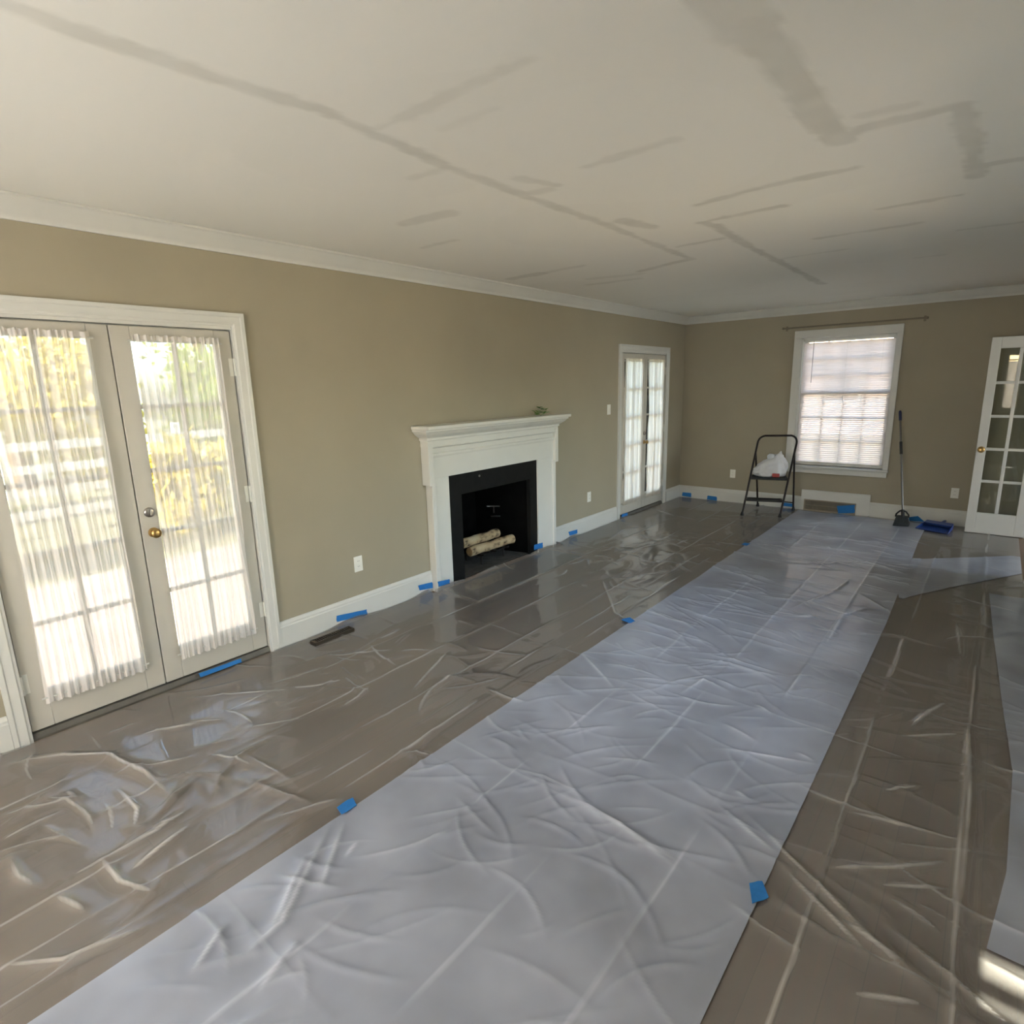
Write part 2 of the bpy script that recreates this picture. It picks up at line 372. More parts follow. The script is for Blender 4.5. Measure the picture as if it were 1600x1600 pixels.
# ceiling with skim-coat repairs
def grid_obj(name, X, Y, Z, mt, smooth=True, attr=None, keep=None, loc=(0, 0, 0)):
    ny, nx = X.shape
    co = np.stack([X, Y, Z], -1).reshape(-1, 3).astype(np.float64) - np.array(loc)
    i = np.arange(nx * ny).reshape(ny, nx)
    q = np.stack([i[:-1, :-1], i[:-1, 1:], i[1:, 1:], i[1:, :-1]], -1).reshape(-1, 4)
    if keep is not None: q = q[keep.reshape(-1)]
    used = np.unique(q); re = -np.ones(nx * ny, int); re[used] = np.arange(len(used)); q = re[q]; co = co[used]
    me = bpy.data.meshes.new(name); me.vertices.add(len(co)); me.vertices.foreach_set('co', co.ravel())
    me.loops.add(q.size); me.loops.foreach_set('vertex_index', q.ravel().astype(np.int32))
    me.polygons.add(len(q)); me.polygons.foreach_set('loop_start', (np.arange(len(q)) * 4).astype(np.int32))
    me.update(calc_edges=True); me.validate()
    if smooth: me.polygons.foreach_set('use_smooth', [True] * len(me.polygons))
    if attr:
        for k, a in attr.items():
            at = me.attributes.new(k, 'FLOAT', 'POINT'); at.data.foreach_set('value', a.reshape(-1)[used].astype(np.float32))
    me.materials.append(mt)
    o = bpy.data.objects.new(name, me); C.objects.link(o); o.location = loc; ORIGIN[o.name] = tuple(loc)
    return o
xs = np.arange(0, XR + .1, .018); ys = np.arange(YB, YF + .02, .018); XX, YY = np.meshgrid(xs, ys)
segs = [  # polyline, half width, strength
    ([(1.63, .2), (1.66, .76), (1.72, 1.22), (1.70, 1.5), (1.66, 1.86), (1.66, 2.3), (1.68, 3.05), (1.64, 4.36)], .028, .75),
    ([(1.74, 1.44), (2.06, 1.44), (2.40, 1.45)], .022, .40), ([(1.9, 1.60), (2.14, 1.60)], .022, .22), ([(1.45, 1.84), (1.66, 1.86)], .03, .35),
    ([(.90, 2.28), (1.20, 2.30)], .055, .55), ([(.55, 2.71), (.83, 2.72)], .022, .5),
    ([(2.90, 1.42), (2.905, 1.70)], .085, .62), ([(2.905, 1.70), (2.92, 2.06), (2.912, 2.42), (2.925, 2.69)], .055, .75),
    ([(2.925, 2.68), (3.01, 2.62), (3.11, 2.64), (3.29, 2.645)], .04, .65), ([(3.03, 2.50), (3.16, 2.52)], .03, .4), ([(3.29, 2.645), (3.305, 2.97), (3.305, 3.60)], .032, .75),
    ([(2.06, 2.24), (2.18, 2.25)], .015, .4), ([(2.18, 2.25), (2.32, 2.24), (2.47, 2.245)], .028, .4),
    ([(2.21, 3.09), (2.56, 3.04), (2.91, 3.06)], .03, .8), ([(2.09, 3.43), (2.51, 3.42)], .034, .8),
    ([(2.10, 3.43), (2.12, 3.55), (2.09, 4.25), (2.09, 5.17), (2.08, 6.4)], .034, .9),
    ([(2.89, 3.87), (3.24, 3.88)], .026, .7), ([(2.48, 4.35), (3.03, 4.38)], .026, .65), ([(1.79, 2.15), (1.86, 2.34)], .035, .55),
    ([(1.72, 2.36), (1.80, 2.36)], .03, .5), ([(1.79, 3.06), (1.84, 3.32)], .05, .75), ([(.25, 3.97), (.55, 3.97)], .06, .75), ([(.55, 3.97), (.96, 3.955)], .03, .5),
    ([(1.15, 4.50), (1.62, 4.35)], .03, .75), ([(1.74, 3.9), (2.04, 3.89)], .02, .7), ([(.53, 4.74), (1.0, 4.79)], .04, .5), ([(.7, 4.5), (1.1, 4.6)], .05, .4),
    ([(3.32, 3.41), (3.5, 3.46)], .02, .7), ([(3.2, 4.78), (3.5, 4.82)], .02, .5), ([(2.1, 4.85), (2.55, 4.85)], .02, .45), ([(2.9, 5.6), (3.05, 5.62)], .03, .4)]
mask = np.zeros_like(XX); wob = (vn(XX * 9, YY * 9, 3) - .5) * .03 + (vn(XX * 26, YY * 26, 4) - .5) * .02
for pl, hw, st in segs:
    for a, b in zip(pl[:-1], pl[1:]):
        d, t_ = segdist(XX, YY, a, b)
        mask = np.maximum(mask, st * np.clip((hw + wob - d) / .018 + .5, 0, 1))
mask *= .75 + .5 * vn(XX * 14, YY * 14, 9)
mask = np.clip(mask + .10 * (vn(XX * 1.3, YY * 1.3, 5) > .62) * vn(XX * 4, YY * 4, 6), 0, 1)
ce = grid_obj('ceiling', XX, YY, np.full_like(XX, H), ceiling_mat(), False, {'skim': mask})
struct(ce, 'off-white ceiling with grey skim-coat repair lines', 'ceiling')
struct(MB().box(-.2, XR + .2, YB - .2, YF + .2, H + .002, H + .2).build('ceiling_slab', CONC), 'solid slab above the ceiling plaster', 'ceiling')

# crown mouldings
CP = [(0, 2.452), (.014, 2.452), (.018, 2.468), (.030, 2.476), (.052, 2.506), (.072, 2.522), (.078, 2.532), (.092, 2.538), (.092, H - .001), (0, H - .001)]
def crown_run(name, pts, label):
    """pts: list of (corner xy, inward mitre vector)"""
    mb = MB(); mb.rings([[(c[0] + p[0] * n[0], c[1] + p[0] * n[1], p[1]) for p in CP] for c, n in pts])
    return struct(mb.build(name, WHITE, smooth=True), label, 'crown moulding')
crown_run('trim_1', [((0, YB), (1, 0)), ((0, YF), (1, -1))], 'white crown moulding along the top of the long fireplace wall')
crown_run('trim_2', [((0, YF), (1, -1)), ((XR, YF), (0 - 1, -1))], 'white crown moulding above the blind-covered window wall')
crown_run('trim_3', [((XR, YF), (-1, -1)), ((XR, YB), (-1, 0))], 'white crown moulding along the wall at the right')

# baseboards
def baseboard(name, axis, a, b, pos, sgn, label):
    pr = [(0, 0), (.020, 0), (.020, .142), (.016, .150), (.016, .160), (.009, .176), (.004, .180), (0, .180)]
    if axis == 'y': poly = [(pos + sgn * p, z) for p, z in pr]
    else: poly = [(pos + sgn * p, z) for p, z in pr]
    return struct(MB().prism(poly, axis, a, b).build(name, WHITE), label, 'baseboard')
baseboard('baseboard_left', 'y', YB, .36, 0, 1, 'white baseboard left of the near french doors')
baseboard('baseboard_left.001', 'y', 1.745, 3.11, 0, 1, 'white baseboard between the near french doors and the fireplace')
baseboard('baseboard_left.002', 'y', 4.83, 6.21, 0, 1, 'white baseboard between the fireplace and the far french doors')
baseboard('baseboard_left.003', 'y', 7.605, YF, 0, 1, 'short white baseboard between the far french doors and the corner')
baseboard('baseboard_far', 'x', 0, 1.675, YF, -1, 'white baseboard behind the step stool')
baseboard('baseboard_far.001', 'x', 2.445, XR, YF, -1, 'white baseboard behind the broom and dustpan')
baseboard('baseboard_right', 'y', YB, 6.06, XR, -1, 'white baseboard along the right-hand wall')

# ------------------------------------------------------------------ french doors
def mitred_casing(mb, y0, y1, ztop, wd=.075, x0=0.0):
    prof = [(0, 0), (.012, 0), (.014, .010), (.018, .016), (.018, .050), (.022, .056), (.022, wd), (0, wd)]   # (out, across from the opening)
    path = [((y0, 0.0), (-1, 0)), ((y0, ztop), (-1, 1)), ((y1, ztop), (1, 1)), ((y1, 0.0), (1, 0))]
    mb.rings([[(x0 + o_, p[0] + n[0] * a, p[1] + n[1] * a) for o_, a in prof] for p, n in path])
def knob(mb, c, ax, r=.026, reach=.055):
    mb.lathe(c, ax, [(0, r * 1.05), (.004, r * 1.05), (.007, r * .85), (.010, r * .42), (reach - .028, r * .40), (reach - .022, r * .8), (reach - .010, r), (reach - .003, r * .82), (reach, r * .3)])
def leaf_frame(y0, y1, z0, z1, gy0, gy1, gz0, gz1, x0, x1):
    mb = MB()
    mb.box(x0, x1, y0, gy0, z0, z1).box(x0, x1, gy1, y1, z0, z1).box(x0, x1, gy0, gy1, z0, gz0).box(x0, x1, gy0, gy1, gz1, z1)
    return mb
def french_leaf(door, y0, y1, hinge_side, hw):
    st = .095; gz0, gz1 = .235, 1.955; gy0, gy1 = y0 + st, y1 - st; x0, x1 = -.05, -.012
    leaf = leaf_frame(y0 + .0025, y1 - .0025, .044, 2.025, gy0, gy1, gz0, gz1, x0, x1).build('door_leaf', DOORP, door, bevel=.003)
    yc = (gy0 + gy1) / 2; rows = 5; ph = (gz1 - gz0) / rows
    MB().box(x0 + .006, x1 - .006, yc - .011, yc + .011, gz0, gz1).build('muntin', DOORP, leaf, bevel=.003)
    hm = None
    for r in range(1, rows):
        z = gz0 + r * ph
        for a, b in ((gy0, yc - .011), (yc + .011, gy1)):
            MB().box(x0 + .006, x1 - .006, a, b, z - .011, z + .011).build('muntin', DOORP, leaf, bevel=.003)
    for r in range(rows):
        for a, b in ((gy0, yc - .011), (yc + .011, gy1)):
            za, zb = gz0 + r * ph + (.011 if r else 0), gz0 + (r + 1) * ph - (.011 if r < rows - 1 else 0)
            MB().box(-.033, -.029, a, b, za, zb).build('pane', GLASS, leaf)
    for z in (.30, 1.06, 1.82):
        yh = y0 if hinge_side < 0 else y1
        h = MB(); h.tube([(.0, yh, z - .05), (.0, yh, z + .05)], .007, 8); h.box(-.012, -.009, yh - .028, yh + .0, z - .05, z + .05) if hinge_side > 0 else h.box(-.012, -.009, yh, yh + .028, z - .05, z + .05)
        h.build('hinge', HINGE, leaf, smooth=False)
    for (kind, y, z, mt) in hw:
        k = MB()
        if kind == 'knob': knob(k, (-.012, y, z), (1, 0, 0)); k.build('knob', mt, leaf, smooth=True)
        else:
            k.lathe((-.012, y, z), (1, 0, 0), [(0, .027), (.010, .027), (.014, .022), (.016, .018), (.017, .010)]); k.obox((.008, y, z), (.006, 0, 0), (0, .004, 0), (0, 0, .015)); k.build('deadbolt', mt, leaf, smooth=True)
    return leaf
def french_door(name, y0, y1, ys, label, hwL, hwR):
    d = struct(thing(name, (0, (y0 + y1) / 2, 0)), label, 'french doors')
    mb = MB(); mitred_casing(mb, y0, y1, 2.05); mb.build('casing', WHITE, d)
    jb = MB(); jb.box(-.2, 0, y0 - .02, y0, 0, 2.05).box(-.2, 0, y1, y1 + .02, 0, 2.05).box(-.2, 0, y0, y1, 2.032, 2.05); jb.build('jamb', WHITE, d)
    MB().prism([(-.2, 0), (.006, 0), (.006, .012), (-.005, .036), (-.2, .036)], 'y', y0, y1).build('threshold', THRESH, d)
    french_leaf(d, y0 + .003, ys, -1, hwL); french_leaf(d, ys, y1 - .003, 1, hwR)
    MB().box(-.058, -.051, ys - .02, ys + .02, .06, 2.02).build('astragal', WHITE, d)
    st = MB(); st.box(-.2, -.052, y0, y0 + .014, .036, 2.032).box(-.2, -.052, y1 - .014, y1, .036, 2.032).box(-.2, -.052, y0 + .014, y1 - .014, 2.014, 2.032).box(-.2, -.052, y0 + .014, y1 - .014, .036, .052); st.build('door_stop', WHITE, d)
    return d
french_door('door_1', *DOOR1, 1.056, 'large near pair of white french doors with voile curtains', [], [('deadbolt', 1.108, 1.045, NICKEL), ('knob', 1.115, .930, BRASS)])
french_door('door_2', *DOOR2, 6.905, 'narrower-looking far pair of white french doors by the room corner', [], [('deadbolt', 6.945, 1.03, NICKEL), ('knob', 6.948, .915, BRASS)])

# small snapped latch at the top of the near doors
# voile curtains, each shirred between two rods
def curtain(y0, y1, z0, z1, seed, label, lean=0.0, gap=0.0, opac=SHEER):
    rng = np.random.RandomState(seed); nu, nv = 260, 60
    u = np.linspace(0, 1, nu); v = np.linspace(0, 1, nv); U, V = np.meshgrid(u, v)
    root = thing('voile_curtain', (.02, (y0 + y1) / 2, z0), label, 'curtain', 'voile curtains on the french doors')
    nf = 13
    ph = U * nf * 2 * math.pi + 2.2 * (vn(U * 6, V * 2.5, seed) - .5) * 2 * math.pi * .5 + 1.3 * np.sin(V * 5 + seed)
    amp = .0055 + .006 * vn(U * 9, V * 3, seed + 1)
    end = np.exp(-V / .04) + np.exp(-(1 - V) / .03)
    X = .012 + amp * np.sin(ph) * (1 - .35 * np.clip(end, 0, 1)) + .0025 * np.sin(ph * 2.3 + 1)
    X += .012 * vn(U * 3, V * 2, seed + 2)
    side = lean * np.sin(V * math.pi)
    Y = y0 + side * (1 - U) + (y1 - y0 - side * (1 - U) - gap * U * np.clip(1 - V, 0, 1) ** .7) * (U + .006 * np.sin(ph * .5))
    Z = z0 + (z1 - z0) * V + .004 * np.sin(U * 60 + seed) * (np.abs(V - .5) > .49)
    den = .62 + .30 * np.sin(ph + .8) + 1.5 * (vn(U * 5 + .3 * V, V * 1.2, seed + 5) - .5) + .6 * (vn(U * 30 + .5 * V, V * 1.6, seed + 6) - .5)
    den = den + 1.6 * np.clip(end, 0, 1)
    den = np.clip(den, 0, 1.25)
    X = np.maximum(X, -.006)
    pn = grid_obj('curtain_panel', X, Y, Z, opac, True, {'density': den}, loc=ORIGIN[root.name]); pn.location = (0, 0, 0); pn.parent = root
    for z in (z0 + .03, z1 - .03):
        MB().tube([(.012, y0 - .015, z), (.012, y1 + .015, z)], .005, 8).build('curtain_rod', WHITE, root, smooth=True)
    return root
curtain(.515, .965, .175, 1.985, 11, 'sheer white curtain on the near door leaf that has no knob', .015)
curtain(1.145, 1.592, .165, 1.980, 23, 'sheer white curtain on the near door leaf beside the brass knob', .0)
curtain(6.350, 6.835, .165, 1.965, 37, 'glowing white curtain on the far door leaf nearer the fireplace', .0, opac=SHEER_BRIGHT)
curtain(6.965, 7.450, .165, 1.965, 41, 'glowing white curtain on the far door leaf nearer the corner', .05, .04, opac=SHEER_BRIGHT)

# ------------------------------------------------------------------ sash window
def sash(parent, x0, x1, z0, z1, y, cols, rows, nm):
    fr = .042
    s = MB(); s.box(x0, x0 + fr, y, y + .035, z0, z1).box(x1 - fr, x1, y, y + .035, z0, z1).box(x0 + fr, x1 - fr, y, y + .035, z0, z0 + fr).box(x0 + fr, x1 - fr, y, y + .035, z1 - fr, z1)
    s = s.build(nm, WHITE, parent, bevel=.003)
    gx0, gx1, gz0, gz1 = x0 + fr, x1 - fr, z0 + fr, z1 - fr; cw, rh = (gx1 - gx0) / cols, (gz1 - gz0) / rows
    for c in range(1, cols): MB().box(gx0 + c * cw - .009, gx0 + c * cw + .009, y + .008, y + .027, gz0, gz1).build('muntin', WHITE, s)
    for r in range(1, rows): MB().box(gx0, gx1, y + .010, y + .025, gz0 + r * rh - .009, gz0 + r * rh + .009).build('muntin', WHITE, s)
    for c in range(cols):
        for r in range(rows):
            MB().box(gx0 + c * cw, gx0 + (c + 1) * cw, y + .016, y + .019, gz0 + r * rh, gz0 + (r + 1) * rh).build('pane', GLASS, s)
win = struct(thing('window_1', ((WIN[0] + WIN[1]) / 2, YF, WIN[2])), 'white double-hung sash window in the far wall', 'window')
c_ = MB()
for a, b, z0, z1 in ((WIN[0] - .09, WIN[0], WIN[2] - .02, WIN[3]), (WIN[1], WIN[1] + .055, WIN[2] - .02, WIN[3]), (WIN[0] - .09, WIN[1] + .055, WIN[3], WIN[3] + .09)):
    c_.box(a, b, YF - .02, YF, z0, z1)
c_.build('casing', WHITE, win, bevel=.004)
MB().box(WIN[0] - .095, WIN[1] + .06, YF - .045, YF + .06, WIN[2] - .03, WIN[2]).build('stool', WHITE, win, bevel=.006)
MB().box(WIN[0] - .08, WIN[1] + .045, YF - .016, YF, WIN[2] - .095, WIN[2] - .03).build('apron', WHITE, win, bevel=.003)
j_ = MB()
for a, b, z0, z1 in ((WIN[0], WIN[0] + .008, WIN[2], WIN[3]), (WIN[1] - .008, WIN[1], WIN[2], WIN[3]), (WIN[0], WIN[1], WIN[3] - .008, WIN[3])): j_.box(a, b, YF, YF + .2, z0, z1)
j_.build('jamb', WHITE, win)
zm = 1.50
sash(win, WIN[0] + .008, WIN[1] - .008, zm - .02, WIN[3] - .008, YF + .115, 4, 3, 'upper_sash')
sash(win, WIN[0] + .008, WIN[1] - .008, WIN[2], zm + .02, YF + .075, 4, 3, 'lower_sash')

# mini blind, every slat a part of its own
def blind(name, x0, x1, ztop, zbot, y, label, cat='blind', tilt=62, pitch=.0245, cords=True):
    b = thing(name, ((x0 + x1) / 2, y, zbot), label, cat)
    MB().box(x0, x1, y - .014, y + .014, ztop - .028, ztop).build('headrail', WHITE, b, bevel=.002)
    MB().box(x0, x1, y - .011, y + .011, zbot, zbot + .014).build('bottom_rail', WHITE, b, bevel=.003)
    a = math.radians(tilt); hw = .0135; pts = []
    for k in range(5):
        s_ = -1 + k / 2; arch = .0016 * (1 - s_ * s_)
        pts.append((s_ * hw * math.cos(a) + arch * math.sin(a), -s_ * hw * math.sin(a) + arch * math.cos(a)))
    n = int((ztop - .035 - zbot - .02) / pitch); sl0 = None
    for k in range(n):
        z = zbot + .026 + k * pitch
        if sl0 is None:
            v = [(x, y + p[0], z + p[1]) for p in pts for x in (x0 + .004, x1 - .004)] + [(x, y + p[0] + .0006, z + p[1] - .0004) for p in pts for x in (x0 + .004, x1 - .004)]
            f = [(2 * i, 2 * i + 1, 2 * i + 3, 2 * i + 2) for i in range(4)] + [(10 + 2 * i, 12 + 2 * i, 13 + 2 * i, 11 + 2 * i) for i in range(4)]
            sl0 = MB().raw(v, f).build('slat', SLAT, b, smooth=True); z_first = z
        else: share('slat', sl0, b, (0, 0, z - z_first))
    if cords:
        for fx in (.12, .5, .88):
            x = x0 + (x1 - x0) * fx
            MB().tube([(x, y - .014, zbot + .01), (x, y - .014, ztop - .02)], .0009, 5).build('ladder_cord', WHITE, b)
        xw = x0 + .118
        MB().tube([(xw, y - .022, ztop - .03), (xw, y - .024, ztop - .30), (xw, y - .022, ztop - .53)], .004, 6).build('tilt_wand', mat('grey_wand', (.25, .24, .26), .4), b, smooth=True)
    return b
blind('window_blind', WIN[0] + .014, WIN[1] - .012, WIN[3] - .012, WIN[2] + .035, YF + .035, 'closed white mini blind glowing in the far window')

# unseen windows, added to let light into the room
def plain_window(name, axis, a0, a1, z0, z1, pos, label, sgn, bar=.05, mull=True):
    wdw = struct(thing(name, ((a0 + a1) / 2, pos, z0) if axis == 'y' else (pos, (a0 + a1) / 2, z0)), label, 'window')
    def bx(a, b, p, q, c, d): return (a, b, min(p, q), max(p, q), c, d) if axis == 'y' else (min(p, q), max(p, q), a, b, c, d)
    mb = MB()
    for a, b, c, d in ((a0 - .08, a0, z0 - .08, z1 + .08), (a1, a1 + .03, z0 - .08, z1 + .08), (a0, a1, z1, z1 + .08), (a0, a1, z0 - .08, z0)): mb.box(*bx(a, b, pos, pos + sgn * .02, c, d))
    mb.build('casing', WHITE, wdw)
    f = MB(); p0, p1 = pos - sgn * .08, pos - sgn * .11
    for a, b, c, d in ((a0, a0 + bar, z0, z1), (a1 - bar, a1, z0, z1), (a0, a1, z0, z0 + .05), (a0, a1, z1 - .05, z1)) + ((((a0 + a1) / 2 - .02, (a0 + a1) / 2 + .02, z0, z1),) if mull else ()): f.box(*bx(a, b, p0, p1, c, d))
    f.build('sash', WHITE, wdw)
    MB().box(*bx(a0, a1, pos - sgn * .094, pos - sgn * .097, z0, z1)).build('pane', GLASS, wdw)
    return wdw
plain_window('window_2', 'x', 2.0, 4.4, .55, 2.15, XR, 'added wide window in the right wall outside the picture', -1)
plain_window('window_3', 'y', .5, 2.7, .55, 2.15, YB, 'added wide window in the unseen wall behind the viewer', 1)
plain_window('window_4', 'y', 3.575, 3.83, .9, 2.12, YB, 'added narrow window in the unseen wall behind the viewer', 1, .02, False)
blind('window_blind', .51, 2.69, 2.14, .56, YB - .05, 'added closed white blind keeping the sun out of the wide window behind the viewer', cords=False, tilt=84, pitch=.022)  # added blind, shuts direct sun out of the back window
blind('window_blind', 3.58, 3.825, 1.985, .91, YB - .05, 'added narrow white blind behind the viewer, hung low to pass a band of sun', cords=False, tilt=84, pitch=.022)  # added blind, hung low so a band of sun passes above it

# ------------------------------------------------------------------ right-hand doorway with its open glazed leaf
d3 = struct(thing('door_3', (XR, 7.80, 0)), 'open glazed white door leaf standing across the right end of the far wall', 'door')
cs = MB()
prof = [(0, 0), (.016, 0), (.020, .012), (.020, .055), (.028, .062), (.028, .09), (0, .09)]
path = [((6.16, 0.0), (-1, 0)), ((6.16, 2.06), (-1, 1)), ((7.83, 2.06), (1, 1)), ((7.83, 0.0), (1, 0))]
cs.rings([[(XR - o_, p[0] + n[0] * a, p[1] + n[1] * a) for o_, a in prof] for p, n in path]); cs.build('casing', WHITE, d3)
jb = MB(); jb.box(XR, XR + .11, 6.16, 6.178, 0, 2.06).box(XR, XR + .11, 7.812, 7.83, 0, 2.06).box(XR, XR + .11, 6.178, 7.812, 2.042, 2.06); jb.build('jamb', WHITE, d3)
lx0, lx1, ly0, ly1 = 3.386, 3.862, 7.772, 7.807
gx = [(3.466, 3.612), (3.642, 3.788)]; gz0, gz1 = .235, 1.922
lf = MB(); lf.box(lx0, gx[0][0], ly0, ly1, .014, 2.034).box(gx[1][1], lx1, ly0, ly1, .014, 2.034).box(gx[0][0], gx[1][1], ly0, ly1, .014, gz0).box(gx[0][0], gx[1][1], ly0, ly1, gz1, 2.034)
lf = lf.build('door_leaf', WHITE, d3, bevel=.003)
MB().box(gx[0][1], gx[1][0], ly0 + .005, ly1 - .005, gz0, gz1).build('muntin', WHITE, lf, bevel=.003)
ph = (gz1 - gz0) / 5
for r in range(1, 5):
    for a, b in gx: MB().box(a, b, ly0 + .005, ly1 - .005, gz0 + r * ph - .014, gz0 + r * ph + .014).build('muntin', WHITE, lf, bevel=.003)
for r in range(5):
    for a, b in gx: MB().box(a, b, 7.787, 7.791, gz0 + r * ph + (.014 if r else 0), gz0 + (r + 1) * ph - (.014 if r < 4 else 0)).build('pane', GLASS, lf)
k = MB(); knob(k, (3.427, ly0, .905), (0, -1, 0), .030, .058); k.build('knob', BRASS, lf, smooth=True)

# unseen next room beyond the doorway, added to let daylight in
nr = struct(thing('wall_right.001', (XR + .11, 5.0, 0)), 'added walls of the unseen next room beyond the right doorway', 'wall')
wall_mesh('x', 7.4, 7.55, 4.9, YF + .2, 0, H, [(5.9, 7.6, .6, 2.15)]).build('wall_panel', WALL, nr)
wall_mesh('y', 4.8, 4.9, XR + .11, 7.55, 0, H, []).build('wall_panel', WALL, nr)
wall_mesh('y', YF, YF + .2, XR + .11, 7.55, 0, H, []).build('wall_panel', WALL, nr)
MB().box(XR + .11, 7.55, 4.8, YF + .2, H, H + .1).build('ceiling_panel', WHITE, nr)

# ------------------------------------------------------------------ fireplace
fp = thing('fireplace', (0, 3.96, 0), 'white painted mantel fireplace with black slate surround on the long wall', 'fireplace')
oy0, oy1, oz = 3.315, 4.535, .955
MB().box(.001, .062, 3.115, oy0, 0, oz).build('pilaster', MANTEL, fp, bevel=.003)
MB().box(.001, .062, oy1, 4.815, 0, oz).build('pilaster', MANTEL, fp, bevel=.003)
MB().box(.001, .080, 3.108, 3.150, 0, .925).build('back_band', MANTEL, fp, bevel=.006)
MB().box(.001, .080, 4.780, 4.822, 0, .925).build('back_band', MANTEL, fp, bevel=.006)
MB().box(.001, .062, 3.115, 4.815, oz, 1.20).build('frieze', MANTEL, fp, bevel=.002)
MB().box(.001, .092, 3.078, 3.128, .905, 1.245).build('ear_block', MANTEL, fp, bevel=.003)
MB().box(.001, .092, 4.802, 4.852, .905, 1.245).build('ear_block', MANTEL, fp, bevel=.003)
def loft_box(prof, ya, yb):
    mb = MB(); mb.rings([[(.001, ya - o_, z), (.06 + o_, ya - o_, z), (.06 + o_, yb + o_, z), (.001, yb + o_, z)] for o_, z in prof]); return mb
loft_box([(.004, 1.125), (.010, 1.125), (.016, 1.140), (.016, 1.155), (.010, 1.160), (.004, 1.160)], 3.135, 4.795).build('astragal_moulding', MANTEL, fp)
loft_box([(.012, 1.205), (.024, 1.205), (.028, 1.216), (.028, 1.262), (.038, 1.268), (.038, 1.286), (.052, 1.294), (.078, 1.312), (.096, 1.334), (.106, 1.340), (.106, 1.356)], 3.105, 4.825).build('bed_moulding', MANTEL, fp)
MB().box(.001, .205, 2.988, 4.925, 1.356, 1.386).build('mantel_shelf', MANTEL, fp, bevel=.007, seg=3)
fx = .048
MB().box(.004, fx, oy0, 3.470, 0, oz).build('slate_slab', SLATE, fp)
MB().box(.004, fx, 4.425, oy1, 0, oz).build('slate_slab', SLATE, fp)
MB().box(.004, fx, 3.470, 4.425, .775, oz).build('slate_slab', SLATE, fp)
fb = MB()
fb.box(-.62, -.58, 3.56, 4.34, 0, .95)
fb.raw([(.004, 3.462, 0), (-.58, 3.60, 0), (-.58, 3.60, .93), (.004, 3.462, .93), (.004, 3.40, 0), (-.62, 3.54, 0), (-.62, 3.54, .93), (.004, 3.40, .93)], [(0, 1, 2, 3), (4, 7, 6, 5), (0, 4, 5, 1), (3, 2, 6, 7), (0, 3, 7, 4), (1, 5, 6, 2)])
fb.raw([(.004, 4.433, 0), (-.58, 4.30, 0), (-.58, 4.30, .93), (.004, 4.433, .93), (.004, 4.50, 0), (-.62, 4.36, 0), (-.62, 4.36, .93), (.004, 4.50, .93)], [(0, 1, 2, 3), (4, 7, 6, 5), (0, 4, 5, 1), (3, 2, 6, 7), (0, 3, 7, 4), (1, 5, 6, 2)])
fb.box(-.62, .004, 3.40, 4.50, .88, .94)
fb.build('firebox', SOOT, fp)
MB().box(-.62, .004, 3.40, 4.50, .0005, .012).build('firebox_floor', mat('ash_grey_firebrick', (.07, .065, .055), .9, noise=.3, nscale=12), fp)
dm = MB(); dm.tube([(-.33, 4.20, .50), (-.30, 4.27, .492), (-.30, 4.36, .475)], .007, 8); dm.tube([(-.30, 4.27, .492), (-.30, 4.27, .42)], .005, 8); dm.tube([(-.30, 4.23, .395), (-.30, 4.36, .372)], .008, 8)
dm.build('damper_handle', NICKEL, fp, smooth=True)
hs = MB()
MB().box(.092, .50, 3.16, 4.66, .0004, .0085).build('hearth_slab', HEARTH, fp, bevel=.002)
MB().lathe((fx - .001, 3.70, .905), (1, 0, 0), [(0, .010), (.006, .010), (.010, .006)], 12).build('damper_pin', NICKEL, fp, smooth=True)

# grate and birch logs
gr = thing('log_grate', (-.2, 4.0, .012), 'dark iron log grate inside the firebox', 'grate')
for y in (3.86, 4.04, 4.22):
    MB().tube([(-.075, y, .118), (-.10, y, .105), (-.36, y, .105), (-.38, y, .13), (-.385, y, .18)], .009, 8).build('grate_bar', IRON, gr, smooth=True)
for x in (-.13, -.33):
    MB().tube([(x, 3.82, .096), (x, 4.26, .096)], .008, 8).build('cross_bar', IRON, gr, smooth=True)
for x in (-.13, -.33):
    for y in (3.88, 4.20): MB().tube([(x, y, .096), (x, y, .012)], .010, 8).build('leg', IRON, gr, smooth=True)
def log(p, q, r, seed, label):
    p, q = Vector(p), Vector(q); o = thing('birch_log', p, label, 'log', 'birch logs in the fireplace'); rng = random.Random(seed)
    t = (q - p); n = 9; path = [p + t * i / (n - 1) + Vector((0, 0, rng.uniform(-.004, .004))) for i in range(n)]
    MB().tube(path, [r * rng.uniform(.93, 1.05) for _ in range(n)], 16).build('bark', BIRCH, o, smooth=True)
    d = t.normalized()
    for e, s_ in ((p, -1), (q, 1)):
        MB().lathe(e + d * s_ * -.002, d * s_, [(0, r * .9), (.005, r * .88), (.006, r * .5)], 14).build('cut_end', CUTEND, o)
    return o
log((-.15, 3.74, .163), (-.13, 4.34, .163), .046, 1, 'lower front birch log on the grate')
log((-.208, 3.70, .240), (-.205, 4.20, .243), .045, 3, 'upper mottled birch log lying on top')

